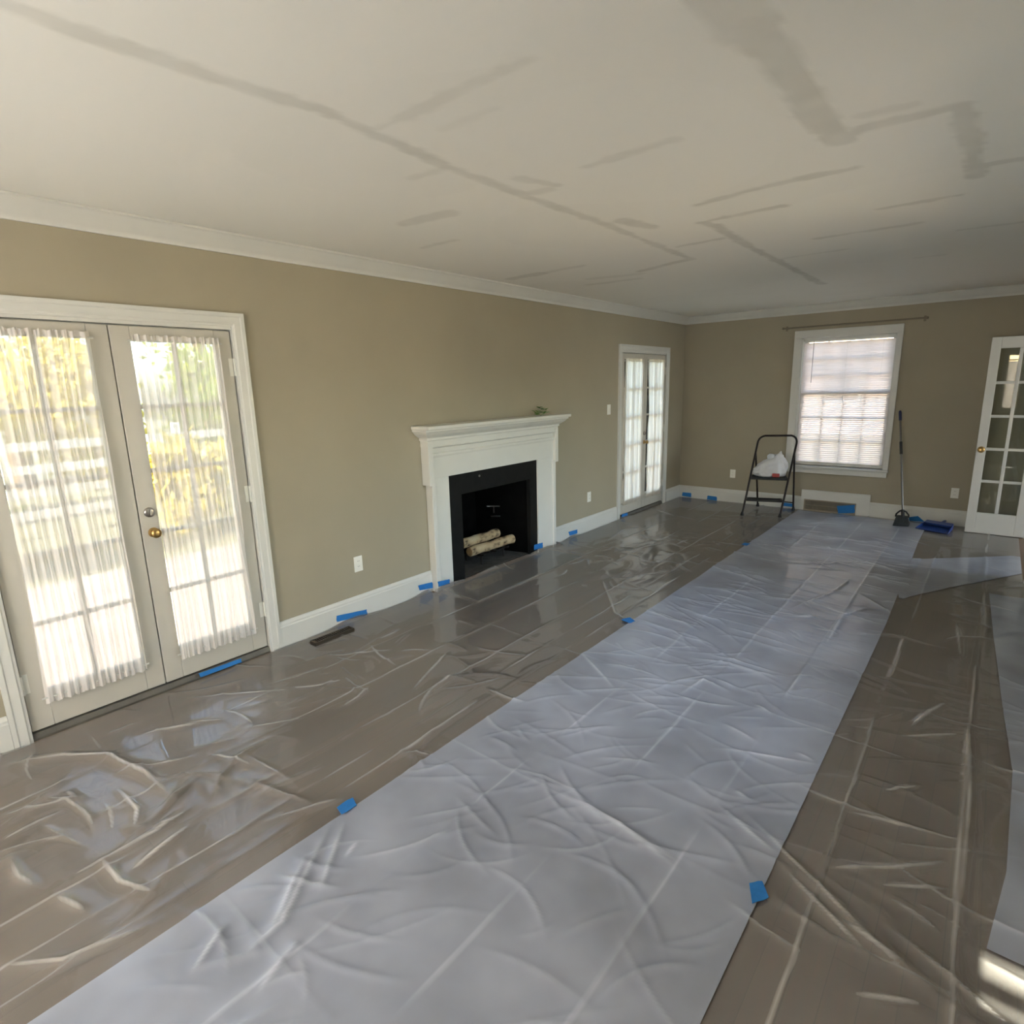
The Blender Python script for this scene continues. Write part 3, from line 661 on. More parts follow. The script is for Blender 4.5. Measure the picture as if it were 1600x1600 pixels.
# ------------------------------------------------------------------ sprig on the mantel
sp = thing('leafy_sprig', (.10, 4.56, 1.386), 'small sprig of green leaves lying on the mantel shelf', 'plant')
st_ = MB()
rng = random.Random(5)
for i in range(5):
    a = rng.uniform(0, 6.28); st_.tube([(.10, 4.55, 1.389), (.10 + .03 * math.cos(a), 4.55 + .04 * math.sin(a), 1.405), (.10 + .05 * math.cos(a), 4.55 + .08 * math.sin(a), 1.41 + rng.uniform(0, .03))], .0016, 5)
st_.build('stem', LEAF, sp)
for i in range(34):
    a = rng.uniform(0, 6.28); r_ = rng.uniform(.005, .09); z = 1.388 + rng.uniform(.012, .085) * (1 - r_ * 6) + .008
    c = Vector((.10 + r_ * math.cos(a) * .7, 4.55 + r_ * math.sin(a) * 1.1, z)); d = Vector((math.cos(a) * .7, math.sin(a), rng.uniform(-.1, .6))).normalized(); s_ = d.cross(Vector((0, 0, 1))).normalized(); nrm = s_.cross(d)
    L_ = rng.uniform(.022, .036); w_ = L_ * .42
    v = [c - d * L_, c - s_ * w_ + nrm * .003, c + s_ * w_ + nrm * .003, c + d * L_, c - nrm * .002]
    v = [Vector((p.x, p.y, max(p.z, 1.3865))) for p in v]
    MB().raw(v, [(0, 4, 1), (1, 4, 3), (3, 4, 2), (2, 4, 0)]).build('leaf', LEAF, sp)

# ------------------------------------------------------------------ outlets and switch
def outlet(c, normal, label, kind='outlet'):
    c = Vector(c); n = Vector(normal); s_ = Vector((0, 0, 1)).cross(n).normalized(); up = Vector((0, 0, 1))
    o = thing('light_switch' if kind == 'switch' else 'wall_outlet', c, label, 'switch' if kind == 'switch' else 'outlet', None if kind == 'switch' else 'wall outlets above the baseboards')
    MB().obox(c + n * .003, n * .003, s_ * .036, up * .058).build('cover_plate', PLATE, o, bevel=.002)
    if kind == 'switch':
        MB().obox(c + n * .010, n * .006, s_ * .005, up * .012).build('toggle', PLATE, o); return
    for dz in (-.02, .02):
        r = MB().lathe(c + n * .006 + up * dz, n, [(0, .016), (.0015, .016), (.002, .0155)], 18).build('socket', PLATE, o)
        mb = MB()
        for ds in (-.006, .006): mb.obox(c + n * .0082 + up * (dz + .002) + s_ * ds, n * .0004, s_ * .0011, up * .004)
        mb.build('slots', SLOT, r)
outlet((0, 2.408, .418), (1, 0, 0), 'white wall outlet between the near french doors and the fireplace')
outlet((0, 5.585, .405), (1, 0, 0), 'white wall outlet between the fireplace and the far french doors')
outlet((.772, YF, .405), (0, -1, 0), 'white wall outlet left of the step stool')
outlet((3.25, YF, .372), (0, -1, 0), 'white wall outlet between the broom and the open door leaf')
outlet((0, 6.01, 1.376), (1, 0, 0), 'white light switch beside the far french doors', 'switch')

# ------------------------------------------------------------------ curtain rod above the far window
rd = thing('curtain_rod', (2.06, YF, 2.29), 'thin tan curtain rod above the far window', 'curtain rod')
MB().tube([(1.33, YF - .075, 2.292), (2.79, YF - .075, 2.292)], .010, 10).build('rod', ROD, rd, smooth=True)
for x in (1.345, 2.775):
    MB().tube([(x, YF - .002, 2.292), (x, YF - .075, 2.292)], .007, 8).box(x - .012, x + .012, YF - .004, YF, 2.262, 2.322).build('bracket', ROD, rd)
for x, s_ in ((1.33, -1), (2.79, 1)):
    MB().lathe((x, YF - .075, 2.292), (s_, 0, 0), [(0, .010), (.004, .014), (.014, .016), (.022, .010), (.024, .004)], 12).build('finial', ROD, rd, smooth=True)

# ------------------------------------------------------------------ return-air grille in its white panel
vg = thing('return_grille', (2.06, YF, 0), 'beige return-air grille set in a raised white baseboard panel', 'vent')
pn = wall_mesh('y', YF - .024, YF, 1.675, 2.445, 0, .270, [(1.72, 2.295, .012, .145)]); pn.build('panel', WHITE, vg)
MB().box(1.675, 2.445, YF - .030, YF, .255, .272).build('cap_moulding', WHITE, vg, bevel=.003)
MB().box(1.72, 2.295, YF - .004, YF - .001, .012, .145).build('duct_back', DARKGAP, vg)
fr_ = wall_mesh('y', YF - .030, YF - .022, 1.712, 2.303, .008, .150, [(1.728, 2.287, .022, .136)]); fr_.build('frame', GRILLE, vg)
v0 = None
for k in range(40):
    x = 1.732 + k * .0140
    if v0 is None: v0 = MB().box(x, x + .006, YF - .028, YF - .012, .022, .136).build('slat', GRILLE, vg); x0_ = x
    else: share('slat', v0, vg, (x - x0_, 0, 0))
MB().box(1.728, 2.287, YF - .0285, YF - .020, .076, .082).build('cross_bar', GRILLE, vg)

# ------------------------------------------------------------------ floor register by the near doors
rg = thing('floor_register', (.145, 2.055, .004), 'dark brown floor register beside the near french doors', 'vent')
fr_ = MB()
for a, b, c, d in ((.112, .120, 1.90, 2.21), (.170, .178, 1.90, 2.21), (.120, .170, 1.90, 1.912), (.120, .170, 2.198, 2.21)): fr_.box(a, b, c, d, .0, .027)
fr_.build('frame', REG, rg, bevel=.002)
MB().box(.120, .170, 1.912, 2.198, .0, .006).build('duct', DARKGAP, rg)
r0 = None
for k in range(17):
    y = 1.918 + k * .0165
    if r0 is None: r0 = MB().box(.120, .170, y, y + .006, .008, .025).build('slat', REG, rg); y0_ = y
    else: share('slat', r0, rg, (0, y - y0_, 0))

# ------------------------------------------------------------------ plastic dust sheets
rngs = np.random.RandomState(3)
def ridge(d, w): return np.exp(-(d / w) ** 2)
WR = []
def rnd_wr(n, xr, yr, L, W, A, ang, seed):
    r = np.random.RandomState(seed); out = []
    for _ in range(n):
        c = (r.uniform(*xr), r.uniform(*yr)); a = r.uniform(*ang); l = r.uniform(*L)
        out.append((c, a, l, r.uniform(*W), r.uniform(*A), r.uniform(-.6, .6)))
    return out
def add_wr(h, X, Y, lst, cr=None, ci=.5):
    ys_, xs_ = Y[:, 0], X[0, :]
    for c, a, l, w_, A, bend in lst:
        R_ = l * .6 + 3 * w_
        i0, i1 = np.searchsorted(ys_, c[1] - R_), np.searchsorted(ys_, c[1] + R_); j0, j1 = np.searchsorted(xs_, c[0] - R_), np.searchsorted(xs_, c[0] + R_)
        if i1 - i0 < 2 or j1 - j0 < 2: continue
        dx, dy = X[i0:i1, j0:j1] - c[0], Y[i0:i1, j0:j1] - c[1]; u = dx * math.cos(a) + dy * math.sin(a); v = -dx * math.sin(a) + dy * math.cos(a)
        v = v - bend * u * u / l
        h[i0:i1, j0:j1] += 1.5 * A * np.exp(-(u / (l * .42)) ** 4) * np.exp(-np.abs(v) / (w_ * .62))
        if cr is not None:
            k_ = ci * min(1, A / .007) * (.12 + .88 * abs(math.sin(c[0] * 37 + c[1] * 91)) ** 4) * np.exp(-(u / (l * .40)) ** 4) * np.exp(-(v / .0058) ** 2); cr[i0:i1, j0:j1] = np.maximum(cr[i0:i1, j0:j1], k_)
WR_BASE = (rnd_wr(110, (0, XR), (-.5, 7.8), (.15, .55), (.012, .026), (.002, .0065), (-.5, 1.0), 1)
           + rnd_wr(70, (.2, 1.7), (.2, 2.6), (.15, .5), (.014, .03), (.004, .011), (-.3, 2.2), 2)
           + rnd_wr(60, (.6, 1.5), (3.9, 6.0), (.10, .35), (.012, .024), (.003, .009), (0, 3.14), 4)
           + rnd_wr(40, (3.1, 3.85), (1.0, 4.2), (.15, .6), (.010, .022), (.003, .008), (-.5, .5), 5)
           + rnd_wr(50, (1.8, 3.2), (3.4, 6.8), (.15, .55), (.012, .026), (.003, .008), (-.5, .3), 6))
FOLDX = [.52, .88, 1.22, 1.42, 1.55, 2.06, 2.45, 2.82, 3.22, 3.59]
FOLDY = [-.6, .62, 1.7, 2.85, 3.9, 4.95, 6.05, 7.1]
FOLDS = [  # individual folds and creases of the film: polyline, height
    ([(0.14, 0.28), (0.32, 0.49), (0.48, 0.62), (0.78, 0.68), (1.11, 0.71)], .022), ([(0.57, 0.21), (0.72, 0.48)], .010), ([(0.75, 0.18), (0.74, 0.39)], .010), 
    ([(0.72, 0.57), (0.98, 0.58), (1.13, 0.52)], .010), ([(0.6, 0.43), (0.71, 0.44)], .010), ([(0.84, 0.19), (1.02, 0.19), (1.13, 0.22)], .010), ([(1.16, 0.4), (1.34, 0.41), (1.49, 0.47)], .010), 
    ([(1.22, 0.25), (1.39, 0.3)], .010), ([(1.17, 0.29), (1.19, 0.57), (1.14, 0.73)], .010), ([(1.4, 0.08), (1.53, 0.2), (1.61, 0.42)], .010), ([(1.32, 0.44), (1.24, 0.69)], .010), 
    ([(1.68, 1.03), (1.94, 0.68), (1.95, 0.55)], .007), ([(1.75, 0.88), (1.95, 0.63)], .007), ([(1.8, 0.57), (1.88, 0.43)], .007), ([(2.03, 0.69), (2.09, 0.52)], .007), 
    ([(1.72, 1.06), (1.93, 0.82)], .007), ([(1.84, 1.04), (1.87, 0.96)], .005), ([(2.27, 1.72), (2.55, 1.71), (2.84, 1.65)], .006), ([(2.44, 1.71), (2.83, 1.68)], .006), 
    ([(1.63, 2.87), (2.05, 2.59)], .006), ([(2.36, 2.74), (2.4, 2.98), (2.56, 2.94)], .006), ([(2.46, 3.03), (2.58, 2.99)], .006), ([(2.71, 2.89), (2.81, 2.84)], .006), 
    ([(2.64, 2.62), (2.82, 2.56)], .006), ([(2.98, 2.59), (3.06, 2.57)], .006), ([(2.86, 2.02), (3.08, 1.93)], .006), ([(2.94, 2.06), (3.52, 1.69)], .006), 
    ([(3.1, 1.89), (3.41, 1.7)], .006), ([(3.23, 1.97), (3.42, 2.12), (3.57, 2.28)], .006), ([(3.38, 2), (3.58, 2.13)], .006), ([(3.32, 2.53), (3.45, 2.68)], .006), 
    ([(3.22, 2.32), (3.45, 2.37)], .006), ([(3.36, 3.13), (3.42, 3.35), (3.48, 3.52)], .006), ([(3.32, 3), (3.55, 3.21)], .006), ([(3.46, 4.78), (3.51, 4.16)], .006), 
    ([(3.57, 3.43), (3.6, 2.71), (3.6, 1.93)], .006), ([(3.3, 1.79), (3.5, 1.73)], .006), ([(3.38, 1.55), (3.54, 1.64)], .006), ([(2.69, 2.4), (3.09, 2.56)], .006), 
    ([(1.01, 4.19), (1.5, 3.56), (1.68, 3.47)], .006), ([(0.44, 5.2), (0.34, 5.8), (0.42, 6.04)], .006), ([(0.76, 4.84), (1, 5.58)], .006), ([(1.2, 4.03), (1.51, 4.16)], .006), 
    ([(2.31, 5.56), (2.86, 6.06)], .006), ([(2.47, 4.67), (2.84, 4.47), (2.93, 4.68)], .006), ([(2.46, 4.19), (2.9, 4.37)], .006), ([(2.5, 4.37), (2.67, 4.9), (2.72, 5.41)], .006), 
    ([(2.84, 3.88), (2.83, 4.53)], .006), ([(2.73, 5.97), (3.07, 5.76)], .006), ([(2.83, 5.02), (3.12, 4.67)], .006), ([(2.9, 7.1), (3.16, 6.89)], .006), ([(0.15, 7.01), (0.52, 6.8)], .006), 
    ([(1.28, 5.83), (1.71, 5.92)], .006), ([(0.2, 1.07), (0.6, 1.5)], .006), ([(0.36, 1.82), (0.67, 2.18)], .006), ([(1.16, 1.88), (0.96, 2.37)], .006), ([(2.85, 2.17), (2.93, 2.14)], .006), 
    ([(1.56, 1.38), (1.52, 2.11)], .006), ]
def base_h(X, Y, cr):
    h = .0045 + .0055 * vn(X * 2.2, Y * 1.7, 21) + .004 * vn(X * 5, Y * 4, 22)
    for k, xf in enumerate(FOLDX):
        wob = .018 * (vn(Y * 1.3 + k * 7, Y * 0, 30 + k) - .5) + .006 * (vn(Y * 9, Y * 0, 50 + k) - .5)
        d = X - xf - wob; cr[:] = np.maximum(cr, .34 * np.exp(-(d / .0048) ** 2) * np.clip(1.7 * vn(Y * 3.1 + k * 5, Y * 0, 160 + k) - .45, 0, 1)); h += .0060 * np.exp(-np.abs(d) / .009) * (.25 + vn(Y * 2.2 + k, Y * 0, 60 + k))
    for k, yf in enumerate(FOLDY):
        wob = .03 * (vn(X * 2 + k * 3, X * 0, 70 + k) - .5); d = Y - yf - wob; cr[:] = np.maximum(cr, .24 * np.exp(-(d / .0048) ** 2) * np.clip(1.7 * vn(X * 3.1 + k * 5, X * 0, 180 + k) - .7, 0, 1))
        h += .0040 * np.exp(-np.abs(d) / .009) * vn(X * 2.5 + k, X * 0, 80 + k)
    add_wr(h, X, Y, WR_BASE, cr, .34)
    ys_, xs_ = Y[:, 0], X[0, :]
    for pl_, A in FOLDS:
        px, py = [p[0] for p in pl_], [p[1] for p in pl_]
        i0, i1 = np.searchsorted(ys_, min(py) - .15), np.searchsorted(ys_, max(py) + .15); j0, j1 = np.searchsorted(xs_, min(px) - .15), np.searchsorted(xs_, max(px) + .15)
        x_, y_ = X[i0:i1, j0:j1], Y[i0:i1, j0:j1]; dm_ = np.full_like(x_, 9.0); n_ = len(pl_) - 1; tt = np.zeros_like(x_)
        for k in range(n_):
            d, t_ = segdist(x_, y_, pl_[k], pl_[k + 1]); tt = np.where(d < dm_, (k + t_) / n_, tt); dm_ = np.minimum(dm_, d)
        A = A * 1.6; w_ = .009 + A * .75
        cr[i0:i1, j0:j1] = np.maximum(cr[i0:i1, j0:j1], .55 * np.clip(np.sin(np.clip(tt, .02, .98) * math.pi), 0, 1) * np.exp(-(dm_ / .0062) ** 2) * (.45 + .55 * vn(x_ * 11, y_ * 11, 140)))
        h[i0:i1, j0:j1] += A * np.clip(np.sin(np.clip(tt, .02, .98) * math.pi), 0, 1) ** .6 * np.exp(-(dm_ / w_) ** 1.3)
    # puffed, loosely folded area in front of the far doors
    pf = np.exp(-(((X - 1.0) / .42) ** 2 + ((Y - 4.9) / .95) ** 2)); n1 = vn(X * 6 + 2 * vn(X * 3, Y * 2, 91), Y * 4 + 2 * vn(X * 2, Y * 3, 92), 93)
    h += pf * .034 * np.abs(n1 - .5) * 2
    for (yt, wd) in ((2.3, .16), (3.02, .1), (5.22, .12), (6.38, .12)):
        h += .030 * np.exp(-(X - .02) / .035) * np.exp(-((Y - yt) / wd) ** 2)
    hr = (X > .06) & (X < .55); edge = np.clip((.54 - X) / .04, 0, 1) * np.clip((Y - 3.10) / .05, 0, 1) * np.clip((4.72 - Y) / .05, 0, 1)
    h = h + .0095 * edge
    h += .035 * np.exp(-np.clip(X - .095, 0, 9) / .03) * (Y > 3.06) * (Y < 4.88) * (.4 + .6 * vn(Y * 4, Y * 0, 95))
    # cut-out round the floor register keeps the film low there
    return h
GX = np.linspace(0, XR, int(XR / .0060)); GY = np.linspace(YB, YF, int((YF - YB) / .0060)); GXX, GYY = np.meshgrid(GX, GY)
def sampler(A):
    def f(X, Y):
        fx = np.clip((X - GX[0]) / (GX[1] - GX[0]), 0, len(GX) - 1.001); fy = np.clip((Y - GY[0]) / (GY[1] - GY[0]), 0, len(GY) - 1.001)
        i, j = fy.astype(int), fx.astype(int); a, b = fx - j, fy - i
        return (A[i, j] * (1 - a) + A[i, j + 1] * a) * (1 - b) + (A[i + 1, j] * (1 - a) + A[i + 1, j + 1] * a) * b
    return f
CR = np.zeros_like(GXX); base_h = sampler(base_h(GXX, GYY, CR))
LX = np.linspace(.024, XR - .024, int((XR - .048) / .0086)); LY = np.linspace(YB + .03, YF - .035, int((YF - YB) / .0086))
def sheet(name, y0, y1, hfun, cfun, mt, label, keepf=None, lo=None, hi=None):
    """film on the shared lattice, so stacked films never cut through each other; lo/hi trim it along wandering edges"""
    X, Y = np.meshgrid(LX, LY[(LY >= y0) & (LY <= y1)]); ny, nx = X.shape
    keep = np.ones((ny - 1, nx - 1), bool) if keepf is None else keepf((X[:-1, :-1] + X[1:, 1:]) / 2, (Y[:-1, :-1] + Y[1:, 1:]) / 2)
    if lo is not None:
        X = np.clip(X, lo(Y), hi(Y)); dx = np.diff(X, axis=1); keep = keep & ((dx[:-1] > 1e-5) | (dx[1:] > 1e-5))
    return tag(grid_obj(name, X, Y, hfun(X, Y), mt, True, {'crease_glint': cfun(X, Y)}, keep), label, 'plastic sheet')
def keep_base(X, Y):
    k = ~((X < .093) & (Y > 3.06) & (Y < 4.87))
    k &= ~((X > .106) & (X < .184) & (Y > 1.892) & (Y < 2.218))
    k &= ~((X < .030) & (Y > .40) & (Y < 1.71)) & ~((X < .030) & (Y > 6.2) & (Y < 7.6))
    k &= ~((X > XR - .03) & (Y > 6.05) & (Y < 7.84))
    return k
WR_STRIP = (rnd_wr(120, (1.75, 3.02), (-.3, 3.4), (.12, .5), (.008, .018), (.002, .006), (.4, 1.1), 11)
            + rnd_wr(90, (1.75, 3.02), (1.2, 4.5), (.12, .55), (.008, .020), (.002, .006), (-.7, .2), 13)
            + rnd_wr(110, (1.75, 3.02), (3.2, 6.9), (.15, .6), (.010, .024), (.003, .008), (-.6, .3), 12))
_sh = .0035 + .003 * vn(GXX * 4, GYY * 3, 101); CRS = CR * .9; add_wr(_sh, GXX, GYY, WR_STRIP, CRS, .26); _sx = sampler(_sh); base_c, strip_c = sampler(CR), sampler(CRS)
def strip_h(X, Y): return base_h(X, Y) + _sx(X, Y)
sheet('plastic_dust_sheet', YB, YF, base_h, base_c, CLEAR, 'clear crinkled plastic dust sheet covering the whole brown floor', keep_base)
const = lambda v: (lambda Y: np.full_like(Y, v))
sheet('plastic_runner', YB + .05, 7.98, strip_h, strip_c, MILKY, 'milky grey plastic runner laid down the middle of the floor', None, const(1.672), lambda Y: 3.09 - .045 * np.clip((Y - 4.5) / 2.5, 0, 1))
def right_h(X, Y): return base_h(X, Y) + .004 + .006 * vn(X * 7, Y * 5, 121)
ed = lambda Y: np.interp(Y, [1.92, 1.94, 2.32, 3.0, 3.7, 4.6, 5.6], [3.665, 3.666, 3.712, 3.735, 3.70, 3.66, 3.624])
sheet('plastic_offcut', 1.93, 5.60, right_h, base_c, MILKY, 'narrow milky plastic strip lying along the right edge of the floor', None, ed, const(XR - .024))
def wedge_h(X, Y): return np.where(X < 3.12, strip_h(X, Y), base_h(X, Y)) + .0025 + .003 * vn(X * 6, Y * 6, 131)
wl_ = lambda Y: np.interp(Y, [5.05, 5.2, 6.30, 6.95], [3.10, 3.075, 3.06, 3.80]); wh_ = lambda Y: np.interp(Y, [5.05, 5.18, 5.70, 6.33, 7.0], [3.11, 3.16, 3.45, XR - .034, XR - .034])
sheet('plastic_offcut', 5.08, 6.93, wedge_h, base_c, MILKY, 'milky plastic piece with a pointed edge in front of the right doorway', None, wl_, wh_)

# ------------------------------------------------------------------ blue painter's tape
def tape_quad(label, pts, n, th=.0022):
    """a short length of tape following the given corner points, standing proud along n"""
    n = Vector(n); P = [Vector(p) for p in pts]; c = sum(P, Vector()) / len(P); rr = random.Random(label)
    a, b, c2, d = P; U = 8; top = []; bot = []
    v = []; f = []
    for i in range(U + 1):
        t = i / U; p = a.lerp(b, t); q = d.lerp(c2, t); wv = n * (.0012 * math.sin(i * 1.9 + rr.random() * 3))
        jag = (0.0 if 0 < i < U else 1)
        for k, s_ in enumerate((0, .33, .66, 1)):
            e = p.lerp(q, s_) + wv
            if jag: e += (b - a).normalized() * rr.uniform(-.004, .004)
            v.append(e + n * th)
    m_ = len(v); v += [p - n * th * .9 for p in v]
    W = 4
    for i in range(U):
        for k in range(W - 1):
            q = i * W + k; f.append((q, q + 1, q + W + 1, q + W)); f.append((m_ + q, m_ + q + W, m_ + q + W + 1, m_ + q + 1))
    ring = [i * W for i in range(U + 1)] + [U * W + k for k in range(1, W)] + [i * W + W - 1 for i in range(U - 1, -1, -1)] + [k for k in range(W - 2, 0, -1)]
    for i in range(len(ring)):
        x, y = ring[i], ring[(i + 1) % len(ring)]; f.append((x, y, m_ + y, m_ + x))
    o = MB().raw(v, f).build('painters_tape', TAPE, smooth=True, loc=tuple(c))
    return tag(o, label, 'tape', "bits of blue painter's tape")
def hs(x, y, strip=False):
    return float((strip_h if strip else base_h)(np.array([x]), np.array([y]))[0])
tape_quad('long blue tape on the baseboard above the floor register', [(.0225, 2.175, .045), (.0225, 2.435, .012), (.0225, 2.435, .056), (.0225, 2.172, .092)], (1, 0, 0))
tape_quad('blue tape on the baseboard touching the left foot of the fireplace', [(.0225, 2.96, .052), (.0225, 3.104, .030), (.0225, 3.104, .082), (.0225, 2.945, .098)], (1, 0, 0))
tape_quad('blue tape wrapped across the left fireplace pilaster foot', [(.0825, 3.112, .050), (.0825, 3.245, .040), (.0825, 3.247, .080), (.0825, 3.112, .096)], (1, 0, 0))
tape_quad('crumpled blue tape at the right foot of the fireplace opening', [(.0650, 4.452, .048), (.0650, 4.60, .037), (.0650, 4.60, .094), (.0650, 4.452, .102)], (1, 0, 0))
tape_quad('blue tape on the baseboard just right of the fireplace', [(.0225, 5.15, .040), (.0225, 5.31, .034), (.0225, 5.31, .078), (.0225, 5.13, .088)], (1, 0, 0))
tape_quad('blue tape at the threshold corner of the far french doors', [(.0290, 6.30, .030), (.0290, 6.46, .022), (.0290, 6.46, .060), (.0290, 6.30, .066)], (1, 0, 0))
tape_quad('blue tape on the floor under the near french doors', [(.044, 1.22, .026), (.044, 1.47, .024), (.024, 1.47, .040), (.024, 1.22, .044)], (.6, 0, .8))
tape_quad('blue tape on the far baseboard nearest the room corner', [(.06, YF - .0225, .022), (.196, YF - .0225, .016), (.194, YF - .0225, .078), (.06, YF - .0225, .076)], (0, -1, 0))
tape_quad('blue tape on the far baseboard between corner and step stool', [(.432, YF - .0225, .010), (.575, YF - .0225, .004), (.572, YF - .0225, .060), (.438, YF - .0225, .066)], (0, -1, 0))
tape_quad('dull blue tape behind the step stool legs', [(1.46, YF - .0225, .028), (1.60, YF - .0225, .026), (1.60, YF - .0225, .068), (1.46, YF - .0225, .074)], (0, -1, 0))
tape_quad('blue tape across the lower right of the return grille', [(2.118, YF - .0335, .008), (2.298, YF - .0335, .034), (2.29, YF - .0335, .135), (2.096, YF - .0335, .100)], (0, -1, 0))
tape_quad('dull blue tape on the baseboard behind the broom', [(2.85, YF - .0225, .006), (3.01, YF - .0225, .012), (2.94, YF - .0225, .074), (2.855, YF - .0225, .050)], (0, -1, 0))
def floor_tape(label, q, strip=True):
    z = max(hs(x, y, strip) for x, y in q) + .003; tape_quad(label, [(x, y, z) for x, y in q], (0, 0, 1))
floor_tape('bright blue tape on the left edge of the milky runner, nearest the viewer', [(1.682, 1.078), (1.629, 1.090), (1.630, 1.166), (1.684, 1.147)])
floor_tape('bright blue tape on the right edge of the milky runner', [(3.083, 1.661), (3.050, 1.735), (3.079, 1.775), (3.115, 1.722)])
floor_tape('small blue tape halfway along the left edge of the milky runner', [(1.688, 3.435), (1.606, 3.455), (1.640, 3.53), (1.70, 3.49)])
floor_tape('tiny blue tape at the far left edge of the milky runner', [(1.70, 5.88), (1.642, 5.90), (1.642, 5.98), (1.705, 5.98)])

# ------------------------------------------------------------------ step stool with bag
def arcpts(a, c, b, n=6):
    a, b, c = Vector(a), Vector(b), Vector(c); return [a.lerp(c, t).lerp(c.lerp(b, t), t) for t in [i / n for i in range(n + 1)]]
ss = thing('step_stool', (1.405, 7.58, 0), 'dark folding two-step stool with a hoop handrail by the far window', 'step stool')
zf = max(hs(x + dx, y + dy) for x, y in ((1.195, 7.265), (1.605, 7.40), (1.185, 7.915), (1.632, 7.895)) for dx in (-.03, -.015, 0, .015, .03) for dy in (-.03, -.015, 0, .015, .03)) + .001
FLF, FRF = Vector((1.195, 7.265, zf)), Vector((1.605, 7.40, zf)); TLF, TRF = Vector((1.19, 7.72, .88)), Vector((1.618, 7.86, .88))
corner = lambda T, s_: arcpts(T, T + Vector((0, .035, .078)), T + Vector((s_ * .075, .045, .094)))
hoop = [FLF + Vector((0, 0, .02))] + [FLF.lerp(TLF, t) for t in (.3, .6, .9)] + corner(TLF, 1) + list(reversed(corner(TRF, -1))) + [FRF.lerp(TRF, t) for t in (.9, .6, .3)] + [FRF + Vector((0, 0, .02))]
MB().tube(hoop, .0125, 10).build('hoop_frame', BRONZE, ss, smooth=True)
RL, RR = Vector((1.185, 7.915, zf)), Vector((1.632, 7.895, zf))
for R_, T_ in ((RL, FLF.lerp(TLF, .86)), (RR, FRF.lerp(TRF, .86))):
    MB().tube([R_ + Vector((0, 0, .02)), T_ + Vector((0, .012, 0))], .0115, 10).build('rear_leg', BRONZE, ss, smooth=True)
MB().tube([RL + Vector((0, 0, .10)), RR + Vector((0, 0, .10))], .008, 8).build('rear_stretcher', BRONZE, ss, smooth=True)
for f_ in (FLF, FRF, RL, RR):
    MB().lathe(f_, (0, 0, 1), [(0, .021), (.014, .020), (.034, .015), (.045, .014)], 14).build('foot_cap', BLACKRUB, ss, smooth=True)
def step(zc, t0, t1, extra, nm):
    A, B = FLF.lerp(TLF, t0), FRF.lerp(TRF, t0); u = (B - A).normalized(); v = Vector((-u.y, u.x, 0)).normalized(); wdt = (B - A).length / 2
    c = (A + B) / 2 + v * extra; c.z = zc
    o = MB().obox(c, u * (wdt - .006), v * extra, Vector((0, 0, .013))).build(nm, TREAD, ss, bevel=.010, seg=3)
    for k in range(-4, 5):
        MB().obox(c + v * (k * extra * .2) + Vector((0, 0, .0135)), u * (wdt - .03), v * .004, Vector((0, 0, .0012))).build('tread_rib', BLACKRUB, o)
    for s_, P_ in ((1, A), (-1, B)):
        MB().tube([P_ + u * s_ * .004 + Vector((0, 0, .0)), Vector((P_.x, P_.y, zc)) + v * extra * 1.9 + u * s_ * .012], .006, 6).build('step_bracket', BRONZE, o, smooth=True)
    return c, u, v, wdt
step(.195, .225, 0, .075, 'lower_step')
cu, uu, vv, ww = step(.452, .515, 0, .13, 'upper_step')
# carrier bag
bagr = thing('carrier_bag', (cu.x, cu.y, .467), 'crumpled white plastic carrier bag on the step stool', 'bag')
nT, nP = 72, 44; th = np.linspace(0, 2 * math.pi, nT); vvv = np.linspace(0, 1, nP); T, V = np.meshgrid(th, vvv)
rad = np.interp(V, [0, .06, .18, .40, .62, .78, .88, 1.0], [.62, .95, 1.04, 1.00, .84, .62, .42, .30])
lump = 1 + .16 * (vn(np.cos(T) * 2 + 5, np.sin(T) * 2 + V * 4, 201) - .5) + .22 * np.abs(vn(np.cos(T) * 3.4 + 9, np.sin(T) * 3.4 + V * 5, 202) - .5) + .05 * np.sin(T * 11 + V * 6)
skew = .075 * V ** 1.3
lx = np.cos(T) * rad * lump * .180 + skew; ly = np.sin(T) * rad * lump * .115
bx = cu.x + uu.x * lx + vv.x * ly; by = cu.y + uu.y * lx + vv.y * ly
hz = .285 + .030 * np.cos(T * 1 - .3) * V + .008 * np.cos(2 * T) * V ** 3 + .03 * (vn(T * 1.5, V * 0, 203) - .5) * V
bz = .468 + V * hz
bg_ = grid_obj('bag_body', bx, by, bz, BAG, True, None, None, loc=ORIGIN[bagr.name]); bg_.location = (0, 0, 0); bg_.parent = bagr
for s_, dx in ((-1, .02), (1, .105)):
    c = Vector((cu.x, cu.y, .70)) + uu * dx
    e = MB(); e.tube([c + Vector((0, 0, -.03)), c + uu * .006 * s_ + Vector((0, 0, .02)), c + uu * .004 * s_ + vv * .008 + Vector((0, 0, .036)), c + uu * .002 * s_ + vv * .012 + Vector((0, 0, .052))], [.044, .050, .046, .026], 9)
    e.build('bag_handle', BAG, bagr, smooth=True)
c = Vector((cu.x, cu.y, .500)) + uu * .075 - vv * .118
MB().obox(c, uu * .042, vv * .012, Vector((0, 0, .024))).build('red_packet', REDP, bagr, bevel=.008)

